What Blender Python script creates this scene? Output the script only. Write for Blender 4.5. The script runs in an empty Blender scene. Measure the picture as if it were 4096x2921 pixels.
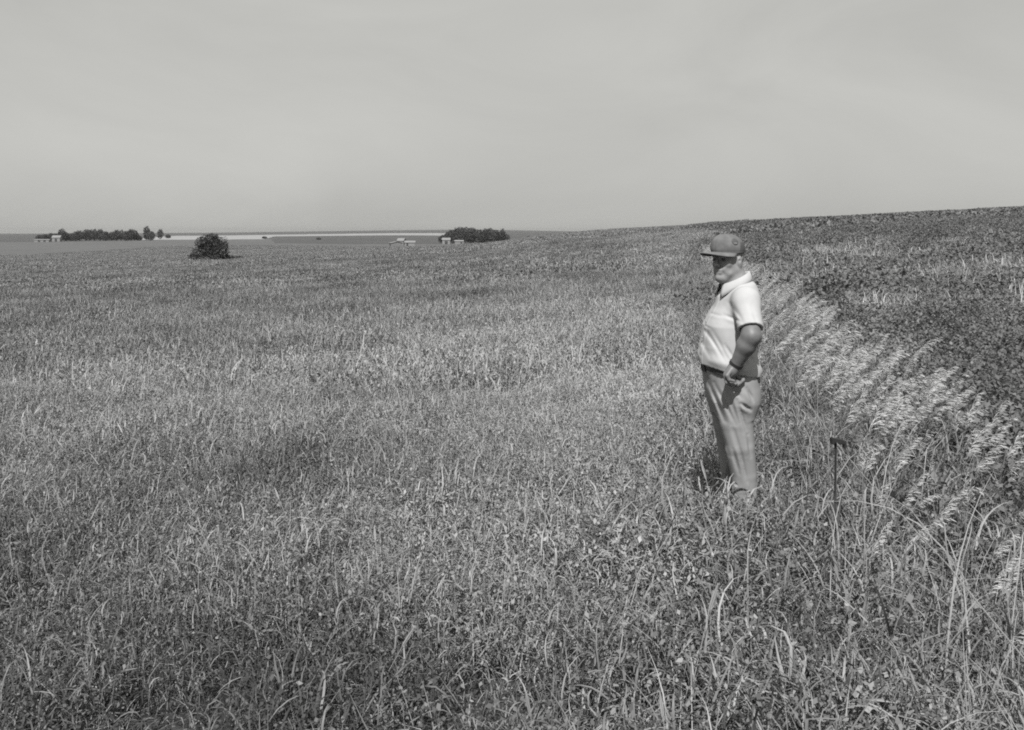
import bpy, bmesh, math, random
import numpy as np
from mathutils import Vector, Quaternion

rng = np.random.default_rng(11)
random.seed(11)
scene = bpy.context.scene
COL = scene.collection

# ------------------------------------------------------------------ camera
F_PX, CU, HV, CAM_Z = 3733.0, 2048.0, 925.0, 1.767      # focal length and horizon of the 4096 px frame
cam_d = bpy.data.cameras.new('camera')
cam_d.sensor_width = 36.0
cam_d.lens = F_PX / 4096.0 * 36.0
cam_d.shift_y = -(1460.5 - HV) / 4096.0
cam_d.clip_start = 0.05
cam_d.clip_end = 20000
cam = bpy.data.objects.new('camera', cam_d)
cam.location = (0, 0, CAM_Z)
cam.rotation_euler = (math.radians(90), 0, 0)
COL.objects.link(cam)
scene.camera = cam

# ------------------------------------------------------------------ sky, sun, exposure
SUN_EL, SUN_AZ = math.radians(52), math.radians(-172)   # azimuth from +Y towards +X: behind the camera
S = Vector((math.sin(SUN_AZ) * math.cos(SUN_EL), math.cos(SUN_AZ) * math.cos(SUN_EL), math.sin(SUN_EL)))
world = bpy.data.worlds.new('World')
scene.world = world
world.use_nodes = True
nt = world.node_tree
nt.nodes.clear()
wo = nt.nodes.new('ShaderNodeOutputWorld')
bg = nt.nodes.new('ShaderNodeBackground')
bg.inputs['Strength'].default_value = 0.082
sky = nt.nodes.new('ShaderNodeTexSky')
sky.sky_type = 'NISHITA'
sky.sun_disc = False
sky.sun_elevation = SUN_EL
sky.sun_rotation = SUN_AZ
sky.air_density = 1.0
sky.dust_density = 3.0
bw = nt.nodes.new('ShaderNodeRGBToBW')
nt.links.new(sky.outputs[0], bw.inputs[0])
# thin, even cloud veil over the clear sky
tc = nt.nodes.new('ShaderNodeTexCoord')
mp = nt.nodes.new('ShaderNodeMapping')
mp.inputs['Scale'].default_value = (1.0, 1.0, 2.6)
nt.links.new(tc.outputs['Generated'], mp.inputs['Vector'])
nz = nt.nodes.new('ShaderNodeTexNoise')
nz.inputs['Scale'].default_value = 2.6
nz.inputs['Detail'].default_value = 6
nz.inputs['Roughness'].default_value = 0.55
nz.inputs['Distortion'].default_value = 0.6
nt.links.new(mp.outputs[0], nz.inputs['Vector'])
vr = nt.nodes.new('ShaderNodeMapRange')
vr.inputs['From Min'].default_value = 0.25
vr.inputs['From Max'].default_value = 0.8
vr.inputs['To Min'].default_value = 4.4
vr.inputs['To Max'].default_value = 5.6
nt.links.new(nz.outputs['Fac'], vr.inputs['Value'])
mx = nt.nodes.new('ShaderNodeMix')
mx.data_type = 'FLOAT'
mx.inputs['Factor'].default_value = 0.78
nt.links.new(bw.outputs[0], mx.inputs[2])
nt.links.new(vr.outputs[0], mx.inputs[3])
tint = nt.nodes.new('ShaderNodeVectorMath')
tint.operation = 'SCALE'
tint.inputs[0].default_value = (1.0, 1.0, 0.955)
nt.links.new(mx.outputs[0], tint.inputs['Scale'])
nt.links.new(tint.outputs[0], bg.inputs['Color'])
nt.links.new(bg.outputs[0], wo.inputs['Surface'])

sun_d = bpy.data.lights.new('sun', 'SUN')
sun_d.energy = 5.0
sun_d.angle = math.radians(0.55)
sun_d.color = (1.0, 0.995, 0.985)
sun = bpy.data.objects.new('sun', sun_d)
sun.rotation_euler = S.to_track_quat('Z', 'Y').to_euler()
sun.location = (0, 0, 30)
COL.objects.link(sun)

scene.view_settings.view_transform = 'Standard'
scene.view_settings.look = 'None'
scene.view_settings.gamma = 1.0
scene.view_settings.use_curve_mapping = False
scene.view_settings.exposure = 0.5
scene.cycles.use_denoising = False
scene.cycles.max_bounces = 4
scene.cycles.diffuse_bounces = 2
scene.cycles.transmission_bounces = 2
scene.cycles.use_adaptive_sampling = False
scene.cycles.filter_width = 1.9

# ------------------------------------------------------------------ helpers
def link(name, mesh, mat=None, parent=None, smooth=False):
    if mat is not None:
        mesh.materials.clear()
        mesh.materials.append(mat)
    if smooth:
        mesh.polygons.foreach_set('use_smooth', np.ones(len(mesh.polygons), bool))
    o = bpy.data.objects.new(name, mesh)
    COL.objects.link(o)
    if parent is not None:
        o.parent = parent
    return o

def empty(name, loc):
    o = bpy.data.objects.new(name, None)
    o.location = loc
    o.empty_display_size = 0.2
    COL.objects.link(o)
    return o

def tag(o, label=None, cat=None, group=None, kind=None):
    for k, v in (('label', label), ('category', cat), ('group', group), ('kind', kind)):
        if v:
            o[k] = v
    return o

def mesh_np(name, V, Fc, tone=None):
    """V (n,3), Fc (m,k) all faces of one size."""
    V = np.asarray(V, np.float32)
    Fc = np.asarray(Fc, np.int32)
    me = bpy.data.meshes.new(name)
    k = Fc.shape[1]
    me.vertices.add(len(V))
    me.vertices.foreach_set('co', V.ravel())
    me.loops.add(Fc.size)
    me.loops.foreach_set('vertex_index', Fc.ravel())
    me.polygons.add(len(Fc))
    me.polygons.foreach_set('loop_start', np.arange(0, Fc.size, k, dtype=np.int32))
    me.polygons.foreach_set('loop_total', np.full(len(Fc), k, np.int32))
    me.update(calc_edges=True)
    if tone is not None:
        a = me.attributes.new('tone', 'FLOAT', 'POINT')
        a.data.foreach_set('value', np.asarray(tone, np.float32))
    return me

def bm_mesh(name, bm):
    me = bpy.data.meshes.new(name)
    bm.normal_update()
    bm.to_mesh(me)
    bm.free()
    return me

def tube_mesh(name, pts, radii, n=8):
    """a closed tube along pts"""
    pts = [Vector(p) for p in pts]
    if not hasattr(radii, '__len__'):
        radii = [radii] * len(pts)
    bm = bmesh.new()
    rings = []
    up = Vector((0.31, 0.95, 0.05))
    for i, p in enumerate(pts):
        t = (pts[min(i + 1, len(pts) - 1)] - pts[max(i - 1, 0)]).normalized()
        a = t.cross(up)
        if a.length < 1e-3:
            a = t.cross(Vector((1, 0, 0)))
        a.normalize()
        b = t.cross(a)
        rings.append([bm.verts.new(p + radii[i] * (math.cos(2 * math.pi * k / n) * a + math.sin(2 * math.pi * k / n) * b)) for k in range(n)])
    for r0, r1 in zip(rings, rings[1:]):
        for k in range(n):
            bm.faces.new((r0[k], r0[(k + 1) % n], r1[(k + 1) % n], r1[k]))
    bm.faces.new(rings[0][::-1])
    bm.faces.new(rings[-1])
    bmesh.ops.recalc_face_normals(bm, faces=bm.faces)
    return bm_mesh(name, bm)

def box_mesh(name, size, bevel=0.0, loc=(0, 0, 0)):
    bm = bmesh.new()
    bmesh.ops.create_cube(bm, size=1.0)
    for v in bm.verts:
        v.co = Vector((v.co.x * size[0] + loc[0], v.co.y * size[1] + loc[1], v.co.z * size[2] + loc[2]))
    if bevel:
        bmesh.ops.bevel(bm, geom=bm.edges[:], offset=bevel, segments=2, affect='EDGES')
    return bm_mesh(name, bm)

# ------------------------------------------------------------------ materials (grey: the photograph is black and white)
def new_mat(name):
    m = bpy.data.materials.new(name)
    m.use_nodes = True
    m.node_tree.nodes.clear()
    return m, m.node_tree.nodes, m.node_tree.links

def ground_mat(name, lo, hi, scale, scale2=None, rough=0.95, bump=0.0, stretch=(1, 1, 1)):
    m, N, L = new_mat(name)
    out = N.new('ShaderNodeOutputMaterial')
    b = N.new('ShaderNodeBsdfPrincipled')
    b.inputs['Roughness'].default_value = rough
    b.inputs['Specular IOR Level'].default_value = 0.1
    g = N.new('ShaderNodeNewGeometry')
    mpn = N.new('ShaderNodeMapping')
    mpn.inputs['Scale'].default_value = stretch
    L.new(g.outputs['Position'], mpn.inputs['Vector'])
    n1 = N.new('ShaderNodeTexNoise')
    n1.inputs['Scale'].default_value = scale
    n1.inputs['Detail'].default_value = 8
    n1.inputs['Roughness'].default_value = 0.65
    L.new(mpn.outputs[0], n1.inputs['Vector'])
    fac = n1.outputs['Fac']
    if scale2:
        n2 = N.new('ShaderNodeTexNoise')
        n2.inputs['Scale'].default_value = scale2
        n2.inputs['Detail'].default_value = 4
        L.new(mpn.outputs[0], n2.inputs['Vector'])
        ad = N.new('ShaderNodeMath'); ad.operation = 'ADD'
        L.new(n1.outputs['Fac'], ad.inputs[0]); L.new(n2.outputs['Fac'], ad.inputs[1])
        ml = N.new('ShaderNodeMath'); ml.operation = 'MULTIPLY'; ml.inputs[1].default_value = 0.5
        L.new(ad.outputs[0], ml.inputs[0])
        fac = ml.outputs[0]
    r = N.new('ShaderNodeMapRange')
    r.inputs['From Min'].default_value = 0.3
    r.inputs['From Max'].default_value = 0.7
    r.inputs['To Min'].default_value = lo
    r.inputs['To Max'].default_value = hi
    L.new(fac, r.inputs['Value'])
    L.new(r.outputs[0], b.inputs['Base Color'])
    if bump:
        bp = N.new('ShaderNodeBump')
        bp.inputs['Strength'].default_value = 0.6
        bp.inputs['Distance'].default_value = bump
        L.new(n1.outputs['Fac'], bp.inputs['Height'])
        L.new(bp.outputs[0], b.inputs['Normal'])
    L.new(b.outputs[0], out.inputs['Surface'])
    return m

def leaf_mat(name, dark, pale, patch_scale, translucency=0.3, patch_amount=0.35, gloss=0.25, ramp=(0.35, 0.65)):
    """plant stuff: 'tone' 0..1 per blade picks green..dry, a slow world-space noise shifts whole patches"""
    m, N, L = new_mat(name)
    out = N.new('ShaderNodeOutputMaterial')
    at = N.new('ShaderNodeAttribute'); at.attribute_name = 'tone'
    oi = N.new('ShaderNodeObjectInfo')
    g = N.new('ShaderNodeNewGeometry')
    n1 = N.new('ShaderNodeTexNoise')
    n1.inputs['Scale'].default_value = patch_scale
    n1.inputs['Detail'].default_value = 5
    n1.inputs['Roughness'].default_value = 0.6
    L.new(g.outputs['Position'], n1.inputs['Vector'])
    r = N.new('ShaderNodeMapRange')
    r.inputs['From Min'].default_value = ramp[0]; r.inputs['From Max'].default_value = ramp[1]
    r.inputs['To Min'].default_value = -patch_amount; r.inputs['To Max'].default_value = patch_amount
    L.new(n1.outputs['Fac'], r.inputs['Value'])
    a1 = N.new('ShaderNodeMath'); a1.operation = 'ADD'
    L.new(at.outputs['Fac'], a1.inputs[0]); L.new(r.outputs[0], a1.inputs[1])
    rr = N.new('ShaderNodeMapRange')
    rr.inputs['To Min'].default_value = -0.12; rr.inputs['To Max'].default_value = 0.12
    L.new(oi.outputs['Random'], rr.inputs['Value'])
    a2 = N.new('ShaderNodeMath'); a2.operation = 'ADD'; a2.use_clamp = True
    dn = N.new('ShaderNodeAttribute'); dn.attribute_type = 'INSTANCER'; dn.attribute_name = 'dry'  # on the pasture this also carries the painted near-left vignetting
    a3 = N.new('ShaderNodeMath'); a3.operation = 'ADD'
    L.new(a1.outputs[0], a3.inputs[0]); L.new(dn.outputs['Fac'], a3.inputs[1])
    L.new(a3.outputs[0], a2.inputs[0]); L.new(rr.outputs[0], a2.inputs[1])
    c = N.new('ShaderNodeMapRange')
    c.inputs['To Min'].default_value = dark; c.inputs['To Max'].default_value = pale
    L.new(a2.outputs[0], c.inputs['Value'])
    d = N.new('ShaderNodeBsdfPrincipled')
    d.inputs['Roughness'].default_value = 0.55
    d.inputs['Specular IOR Level'].default_value = gloss
    L.new(c.outputs[0], d.inputs['Base Color'])
    t = N.new('ShaderNodeBsdfTranslucent')
    L.new(c.outputs[0], t.inputs['Color'])
    ms = N.new('ShaderNodeMixShader')
    ms.inputs[0].default_value = translucency
    L.new(d.outputs[0], ms.inputs[1]); L.new(t.outputs[0], ms.inputs[2])
    L.new(ms.outputs[0], out.inputs['Surface'])
    return m

def plain_mat(name, col, rough=0.7, spec=0.3, var=0.1, scale=30, stretch=(1, 1, 1), bump=0.0, var_detail=5):
    m, N, L = new_mat(name)
    out = N.new('ShaderNodeOutputMaterial')
    b = N.new('ShaderNodeBsdfPrincipled')
    b.inputs['Roughness'].default_value = rough
    b.inputs['Specular IOR Level'].default_value = spec
    tcn = N.new('ShaderNodeTexCoord')
    mpn = N.new('ShaderNodeMapping'); mpn.inputs['Scale'].default_value = stretch
    L.new(tcn.outputs['Object'], mpn.inputs['Vector'])
    n1 = N.new('ShaderNodeTexNoise'); n1.inputs['Scale'].default_value = scale; n1.inputs['Detail'].default_value = var_detail
    L.new(mpn.outputs[0], n1.inputs['Vector'])
    r = N.new('ShaderNodeMapRange')
    r.inputs['From Min'].default_value = 0.3; r.inputs['From Max'].default_value = 0.7
    r.inputs['To Min'].default_value = col * (1 - var); r.inputs['To Max'].default_value = col * (1 + var)
    L.new(n1.outputs['Fac'], r.inputs['Value'])
    L.new(r.outputs[0], b.inputs['Base Color'])
    if bump:
        bp = N.new('ShaderNodeBump'); bp.inputs['Distance'].default_value = bump; bp.inputs['Strength'].default_value = 0.5
        L.new(n1.outputs['Fac'], bp.inputs['Height']); L.new(bp.outputs[0], b.inputs['Normal'])
    L.new(b.outputs[0], out.inputs['Surface'])
    return m

M_SOIL = ground_mat('thatch', 0.012, 0.075, 70.0, 3.0, bump=0.03)
M_BEANSOIL = ground_mat('bean_soil', 0.03, 0.07, 7.0, 0.5)
M_HAY = ground_mat('hay_stubble', 0.075, 0.105, 0.05, 0.8, stretch=(1, 0.4, 1))
M_STUBBLE = ground_mat('ripe_grain', 0.20, 0.26, 0.01, 0.3, stretch=(0.4, 1, 1))
M_CROP = ground_mat('far_crop', 0.05, 0.08, 0.012, 0.2, stretch=(0.5, 1, 1))
M_GRASS = leaf_mat('pasture_blades', 0.042, 0.275, 0.33, 0.16, 0.30)
M_FENCEGRASS = leaf_mat('fence_row_blades', 0.036, 0.25, 0.8, 0.16, 0.28)
M_BEAN = leaf_mat('bean_leaves', 0.06, 0.165, 0.5, 0.22, 0.35, 0.3)
M_WEED = leaf_mat('weed_blades', 0.19, 0.40, 0.5, 0.3, 0.25)
M_BROME = leaf_mat('brome_heads', 0.32, 0.56, 1.0, 0.35, 0.15, 0.2)
M_BROMESTEM = leaf_mat('brome_stems', 0.12, 0.32, 1.0, 0.2, 0.2)
M_TREE = leaf_mat('tree_leaves', 0.028, 0.10, 0.4, 0.2, 0.25, 0.2)
M_FARTREE = leaf_mat('far_tree_leaves', 0.03, 0.085, 0.12, 0.2, 0.35, 0.1)
M_BARK = plain_mat('bark', 0.07, 0.9, 0.1, 0.3, 8)
M_SKIN = plain_mat('skin', 0.15, 0.5, 0.35, 0.12, 40, bump=0.0006)
def sun_tan():
    """forearms tanned darker than the face the cap shades"""
    N, L = M_SKIN.node_tree.nodes, M_SKIN.node_tree.links
    b = next(n for n in N if n.type == 'BSDF_PRINCIPLED'); src = b.inputs['Base Color'].links[0].from_socket
    t = next(n for n in N if n.type == 'TEX_COORD')
    sp = N.new('ShaderNodeSeparateXYZ'); L.new(t.outputs['Object'], sp.inputs[0])
    r = N.new('ShaderNodeMapRange'); r.inputs['From Min'].default_value = 1.36; r.inputs['From Max'].default_value = 1.46
    r.inputs['To Min'].default_value = 0.80; r.inputs['To Max'].default_value = 1.28
    L.new(sp.outputs['Z'], r.inputs['Value'])
    m = N.new('ShaderNodeMath'); m.operation = 'MULTIPLY'
    L.new(src, m.inputs[0]); L.new(r.outputs[0], m.inputs[1]); L.new(m.outputs[0], b.inputs['Base Color'])
sun_tan()
M_SHIRT = plain_mat('shirt_cloth', 0.34, 0.9, 0.1, 0.05, 22, bump=0.0004)
M_TROUSER = plain_mat('trouser_cloth', 0.215, 0.9, 0.1, 0.07, 34, stretch=(1.0, 1.0, 0.12), bump=0.0008)
M_BELT = plain_mat('belt_leather', 0.03, 0.5, 0.4, 0.2)
M_CAP = plain_mat('cap_cloth', 0.115, 0.9, 0.1, 0.30, 16, bump=0.0012)
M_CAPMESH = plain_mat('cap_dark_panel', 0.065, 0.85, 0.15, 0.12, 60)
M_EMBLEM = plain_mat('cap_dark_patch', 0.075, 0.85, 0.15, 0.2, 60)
M_BOOT = plain_mat('boot_leather', 0.05, 0.6, 0.3, 0.2)
M_BAND = plain_mat('watch_band', 0.02, 0.45, 0.4, 0.1)
M_BUTTON = plain_mat('button', 0.25, 0.4, 0.5, 0.05)
M_EYE = plain_mat('eye_dark', 0.05, 0.6, 0.5, 0.1)
M_RUST = plain_mat('rusty_steel', 0.05, 0.8, 0.3, 0.3, 60, bump=0.001)
M_RUBBER = plain_mat('black_rubber', 0.018, 0.6, 0.3, 0.2, 60)
M_WIRE = plain_mat('galvanised_wire', 0.22, 0.5, 0.5, 0.15, 40)
M_WHITE = plain_mat('white_paint', 0.17, 0.7, 0.3, 0.08, 1.5)
M_ROOF = plain_mat('pale_metal_roof', 0.17, 0.5, 0.4, 0.08, 1.0)
M_DARKOPEN = plain_mat('dark_doorway', 0.04, 0.8, 0.2, 0.2, 1.0)
M_SILO = plain_mat('silo_concrete', 0.5, 0.8, 0.2, 0.1, 1.0)

# ------------------------------------------------------------------ terrain
T_D = [0.001, 5, 10, 20, 40, 80, 120, 200, 300, 450, 600, 800, 1200, 2500, 6500]
T_PX = [-1500, 150, 840, 1600, 1900, 2250, 2600, 2830, 3300, 3955, 5500]
def zv(v, d):
    return CAM_Z - (v - HV) * d / F_PX
T_Z = np.array([
    [0, 0, -.05, -.2, -.7, -2.0, -3.4, zv(1058, 200), zv(1032, 300), zv(1005, 450), zv(986, 600), zv(967, 800), zv(951, 1200), zv(940, 2500), zv(935, 6500)],
    [0, 0, -.05, -.2, -.7, -2.0, -3.4, zv(1055, 200), zv(1030, 300), zv(1004, 450), zv(985, 600), zv(966, 800), zv(950, 1200), zv(939, 2500), zv(934, 6500)],
    [0, 0, -.04, -.2, -.6, -1.7, -2.9, zv(1045, 200), zv(1015, 300), zv(986, 450), zv(971, 600), zv(963, 800), zv(952, 1200), zv(940, 2500), zv(931, 6500)],
    [0, 0, -.02, -.14, -.4, -1.0, -1.7, zv(1006, 200), zv(991, 300), zv(989, 450), zv(988, 600), zv(967, 800), zv(947, 1200), zv(932, 2500), zv(921, 6500)],
    [0, 0, 0, -.08, -.3, -.7, -1.1, zv(993, 200), zv(981, 300), zv(979, 450), zv(978, 600), zv(972, 800), zv(950, 1200), zv(935, 2500), zv(918, 6500)],
    [0, 0, 0, 0, .05, .3, .6, zv(944, 200), zv(934, 300), zv(936, 450), -2.5, -5, -6, -5, zv(925, 6500)],
    [0, 0, 0, .03, .15, .6, 1.2, zv(921, 200), zv(911, 300), zv(914, 450), 1, -3, -5, -5, -5],
    [0, 0, .02, .08, .4, 1.3, 2.1, zv(900, 200), zv(904, 300), 3.0, 0, -3, -5, -5, -5],
    [0, 0, .1, .3, 1.0, 2.2, 3.0, zv(880, 200), zv(884, 300), 4, 1, -3, -5, -5, -5],
    [0, 0, .12, .5, 1.4, 3.0, 4.0, zv(846, 200), zv(851, 300), 7, 4, -1, -5, -5, -5],
    [0, 0, .15, .8, 2.2, 4.6, 6.5, 9.2, 12, 12, 8, 2, -5, -5, -5]])
_lo, _hi = math.log(1.0), math.log(7000)
_nl, _np_ = 300, 240
_ls = np.linspace(_lo, _hi, _nl)
_ps = np.linspace(-2500, 6500, _np_)
_tab = np.array([np.interp(_ls, np.log(np.maximum(T_D, 1.0)), row) for row in T_Z])
_tab = np.array([np.interp(_ps, T_PX, _tab[:, k]) for k in range(_nl)]).T       # (px, logd)
def _smooth(a, n, axis):
    k = np.hanning(n + 2)[1:-1]; k /= k.sum()
    pad = [(0, 0), (0, 0)]; pad[axis] = (n // 2, n // 2)
    b = np.pad(a, pad, mode='edge')
    return np.apply_along_axis(lambda r: np.convolve(r, k, 'valid'), axis, b)
_tab = _smooth(_smooth(_tab, 11, 1), 9, 0)

def pxd(x, y):
    r = np.hypot(x, y)
    az = np.clip(np.arctan2(x, y), -0.85, 0.85)
    return CU + F_PX * np.tan(az), r * np.maximum(np.cos(np.arctan2(x, y)), 0.5)

def terrain(x, y):
    x = np.asarray(x, float); y = np.asarray(y, float)
    px, d = pxd(x, y)
    fi = np.clip((np.log(np.maximum(d, 1.0)) - _lo) / (_hi - _lo) * (_nl - 1), 0, _nl - 1.001)
    fj = np.clip((px + 2500) / 9000 * (_np_ - 1), 0, _np_ - 1.001)
    i = fi.astype(int); j = fj.astype(int); a = fi - i; b = fj - j
    z = (_tab[j, i] * (1 - a) * (1 - b) + _tab[j, i + 1] * a * (1 - b) + _tab[j + 1, i] * (1 - a) * b + _tab[j + 1, i + 1] * a * b)
    bump = 0.03 * np.sin(x * 0.9 + 1.3 * np.sin(y * 0.37)) * np.sin(y * 0.8 + 0.7)
    bump = bump * np.clip(d / 12, 0, 1) * np.clip(1.5 - d / 300, 0, 1)
    return z + bump

def tz(x, y):
    return float(terrain(np.array([x]), np.array([y]))[0])

def fence_x(y):
    return 1.505 + (y - 4.35) * 0.187

# polar sheet round the camera, split into fields
naz, nr = 720, 300
az = np.concatenate([np.linspace(-math.pi, -0.7, 60, endpoint=False), np.linspace(-0.7, 0.7, naz - 120, endpoint=False), np.linspace(0.7, math.pi, 60, endpoint=False)])
rr = np.concatenate([[0.6], np.geomspace(1.2, 6500, nr - 1)])
AZ, RR = np.meshgrid(az, rr, indexing='ij')
GX, GY = RR * np.sin(AZ), RR * np.cos(AZ)
GZ = terrain(GX, GY)
gv = np.stack([GX, GY, GZ], -1).reshape(-1, 3)
idx = np.arange(naz * nr).reshape(naz, nr)
nxt = np.roll(idx, -1, 0)
faces = np.stack([idx[:, :-1], nxt[:, :-1], nxt[:, 1:], idx[:, 1:]], -1).reshape(-1, 4)[:, ::-1]
fc = gv[faces].mean(1)
fpx, fd = pxd(fc[:, 0], fc[:, 1])
region = np.zeros(len(faces), int)                     # 0 pasture
past_lim = np.interp(fpx, [100, 700, 1300, 1700, 2200, 2500], [330, 480, 520, 520, 560, 700])
region[fd > past_lim] = 1                              # hay
far_lim = np.interp(fpx, [100, 500, 700, 1080, 1100, 1900, 2300], [760, 820, 900, 1000, 640, 700, 620])
region[fd > far_lim] = 2                               # dark crop
st_lo = np.interp(fpx, [640, 1060, 1100, 1900], [900, 960, 1450, 1500])
st_hi = np.interp(fpx, [560, 700, 1100, 1780], [1000, 1900, 2150, 2500])
region[(fd > st_lo) & (fd < st_hi) & (fpx > 560) & (fpx < 1830)] = 3
fx = fence_x(fc[:, 1])
region[(fc[:, 0] > fx + 0.45 + .02 * np.maximum(fc[:, 1] - 20, 0)) & (fd < 620) & (fc[:, 1] > -60)] = 4
for rid, nm, mt in ((0, 'pasture', M_SOIL), (1, 'hay_field', M_HAY), (2, 'crop_field', M_CROP), (3, 'grain_field', M_STUBBLE), (4, 'bean_field_ground', M_BEANSOIL)):
    fs = faces[region == rid]
    u, inv = np.unique(fs, return_inverse=True)
    o = link(nm, mesh_np(nm, gv[u], inv.reshape(-1, 4)), mt, smooth=True)
    o['kind'] = 'structure'

# ------------------------------------------------------------------ plant patches (real blades), scattered as instances
def blades(n, radius, h_mu, h_sd, w, K, bend, wind, tone_mu, tone_sd, lean=0.25, dry=0.12, seed=0, spike=0.0, straight=0.0, zroot=0.0):
    """n grass blades inside a disc -> verts, quads, tone"""
    g = np.random.default_rng(seed)
    r = radius * np.sqrt(g.random(n)); a = g.random(n) * 2 * math.pi
    root = np.stack([r * np.cos(a), r * np.sin(a), -0.02 + zroot * g.random(n) ** 0.8], -1)
    h = np.clip(g.normal(h_mu, h_sd, n), h_mu * 0.4, h_mu * 1.9)
    L = h * g.uniform(1.05, 1.6, n)
    ddir = g.random(n) * 2 * math.pi
    dx, dy = np.cos(ddir) + wind, np.sin(ddir)
    q = np.hypot(dx, dy) + 1e-6; dx /= q; dy /= q
    th0 = np.abs(g.normal(0, lean, n))
    bd = np.clip(g.gamma(2.2, bend / 2.2, n), 0, 2.6)
    st = g.random(n) < straight
    bd[st] *= 0.12
    wid = w * g.uniform(0.55, 1.35, n)
    wid[st] *= 0.6
    tone = np.clip(g.normal(tone_mu, tone_sd, n), 0, 1)
    dr = g.random(n) < dry
    tone[dr] = g.uniform(0.75, 1.0, dr.sum())
    p = root.copy()
    side0 = g.random(n) * 2 * math.pi
    kink = g.random(n) < 0.12                        # broken blades that fold over
    kt = g.uniform(0.4, 0.8, n)
    wob = np.abs(g.normal(0, 0.22, n)); wob[st] = 0.03
    yaw = g.normal(0, 1.3, n); yaw[st] = 0             # blades also sweep round sideways
    verts = []
    for k in range(K + 1):
        t = k / K
        th = th0 + bd * t + wob * np.sin(5.5 * t + side0) + np.where(kink & (t > kt), 1.2, 0)
        tw = side0 + 0.9 * t
        sx, sy = -dy * np.cos(0.5 * np.sin(tw)) + dx * np.sin(0.5 * np.sin(tw)), dx * np.cos(0.5 * np.sin(tw)) + dy * np.sin(0.5 * np.sin(tw))
        ww = wid * (1 - 0.9 * t ** 1.7) * 0.5
        off = np.stack([sx * ww, sy * ww, 0.35 * ww * np.sin(tw)], -1)
        verts.append(p - off); verts.append(p + off)
        stp = (L / K)[:, None]
        cy_, sy_ = np.cos(yaw * t), np.sin(yaw * t)
        p = p + stp * np.stack([np.sin(th) * (dx * cy_ - dy * sy_), np.sin(th) * (dx * sy_ + dy * cy_), np.cos(th)], -1)
        p[:, 2] = np.maximum(p[:, 2], 0.015)
    V = np.stack(verts, 1)                          # n, 2(K+1), 3
    m = 2 * (K + 1)
    base = (np.arange(n) * m)[:, None]
    q = []
    for k in range(K):
        q.append(np.stack([base[:, 0] + 2 * k, base[:, 0] + 2 * k + 1, base[:, 0] + 2 * k + 3, base[:, 0] + 2 * k + 2], -1))
    Q = np.concatenate(q)
    return V.reshape(-1, 3), Q, np.repeat(tone, m)

def spikes(n, radius, h_mu, seed, wind=0.4, tone=(0.7, 1.0), head=(0.05, 0.09), hw=0.0045):
    """thin straight stems that carry a slim seed spike"""
    g = np.random.default_rng(seed)
    V, Q, T = [], [], []
    for i in range(n):
        r = radius * math.sqrt(g.random()); a = g.random() * 6.283
        p0 = np.array([r * math.cos(a), r * math.sin(a), 0.0])
        h = h_mu * g.uniform(0.75, 1.25)
        d = np.array([g.normal(wind * 0.5, 0.35), g.normal(0, 0.3), 1.0]); d /= np.linalg.norm(d)
        s = np.cross(d, [g.normal(), g.normal(), 0.1]); s /= np.linalg.norm(s)
        hl = g.uniform(*head)
        pts = [(0, 0.0012), (h - hl, 0.001), (h - hl * 0.9, hw * 0.7), (h - hl * 0.5, hw), (h, 0.001)]
        b = len(V); tn = g.uniform(*tone)
        s2 = np.cross(d, s)
        for sd in (s, s2):
            b = len(V)
            for z, w in pts:
                dr = np.array([0.25 * (z / h) ** 2 * h * wind, 0, 0])
                V += [p0 + d * z + dr - sd * w, p0 + d * z + dr + sd * w]
            T += [tn] * (2 * len(pts))
            Q += [[b + 2 * k, b + 2 * k + 1, b + 2 * k + 3, b + 2 * k + 2] for k in range(len(pts) - 1)]
    return np.array(V), np.array(Q), np.array(T)

def leaves(n, radius, h, size, seed, tone_mu=0.45, tone_sd=0.25, z0=0.05):
    """broad leaflets on a canopy of bean plants"""
    g = np.random.default_rng(seed)
    r = radius * np.sqrt(g.random(n)); a = g.random(n) * 2 * math.pi
    zz = z0 + (h - z0) * g.beta(2.2, 1.1, n)
    c = np.stack([r * np.cos(a), r * np.sin(a), zz], -1)
    az = g.random(n) * 2 * math.pi
    el = g.normal(-0.35, 0.45, n)
    d = np.stack([np.cos(az) * np.cos(el), np.sin(az) * np.cos(el), np.sin(el)], -1)
    s = np.stack([-np.sin(az), np.cos(az), g.normal(0, 0.35, n)], -1)
    s /= np.linalg.norm(s, axis=1, keepdims=True)
    nrm = np.cross(d, s)
    L = size * g.uniform(0.6, 1.3, n); W = L * g.uniform(0.55, 0.75, n)
    fold = -0.12
    P = [c - d * 0.5 * L[:, None],
         c - d * 0.1 * L[:, None] + s * 0.5 * W[:, None] + nrm * fold * W[:, None],
         c + d * 0.5 * L[:, None],
         c - d * 0.1 * L[:, None] - s * 0.5 * W[:, None] + nrm * fold * W[:, None]]
    V = np.stack(P, 1).reshape(-1, 3)
    Q = np.arange(4 * n).reshape(n, 4)
    return V, Q, np.repeat(np.clip(g.normal(tone_mu, tone_sd, n), 0, 1), 4)

def join(*parts):
    V, Q, T, b = [], [], [], 0
    for v, q, t in parts:
        if len(v) == 0:
            continue
        V.append(v); Q.append(q + b); T.append(t); b += len(v)
    return np.concatenate(V), np.concatenate(Q), np.concatenate(T)

def patch_collection(name, makers, mat):
    c = bpy.data.collections.new(name)
    for k, mk in enumerate(makers):
        V, Q, T = mk
        me = mesh_np(name, V, Q, T)
        me.materials.append(mat)
        o = bpy.data.objects.new('%s_%02d' % (name, k), me)
        c.objects.link(o)
    return c

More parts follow.
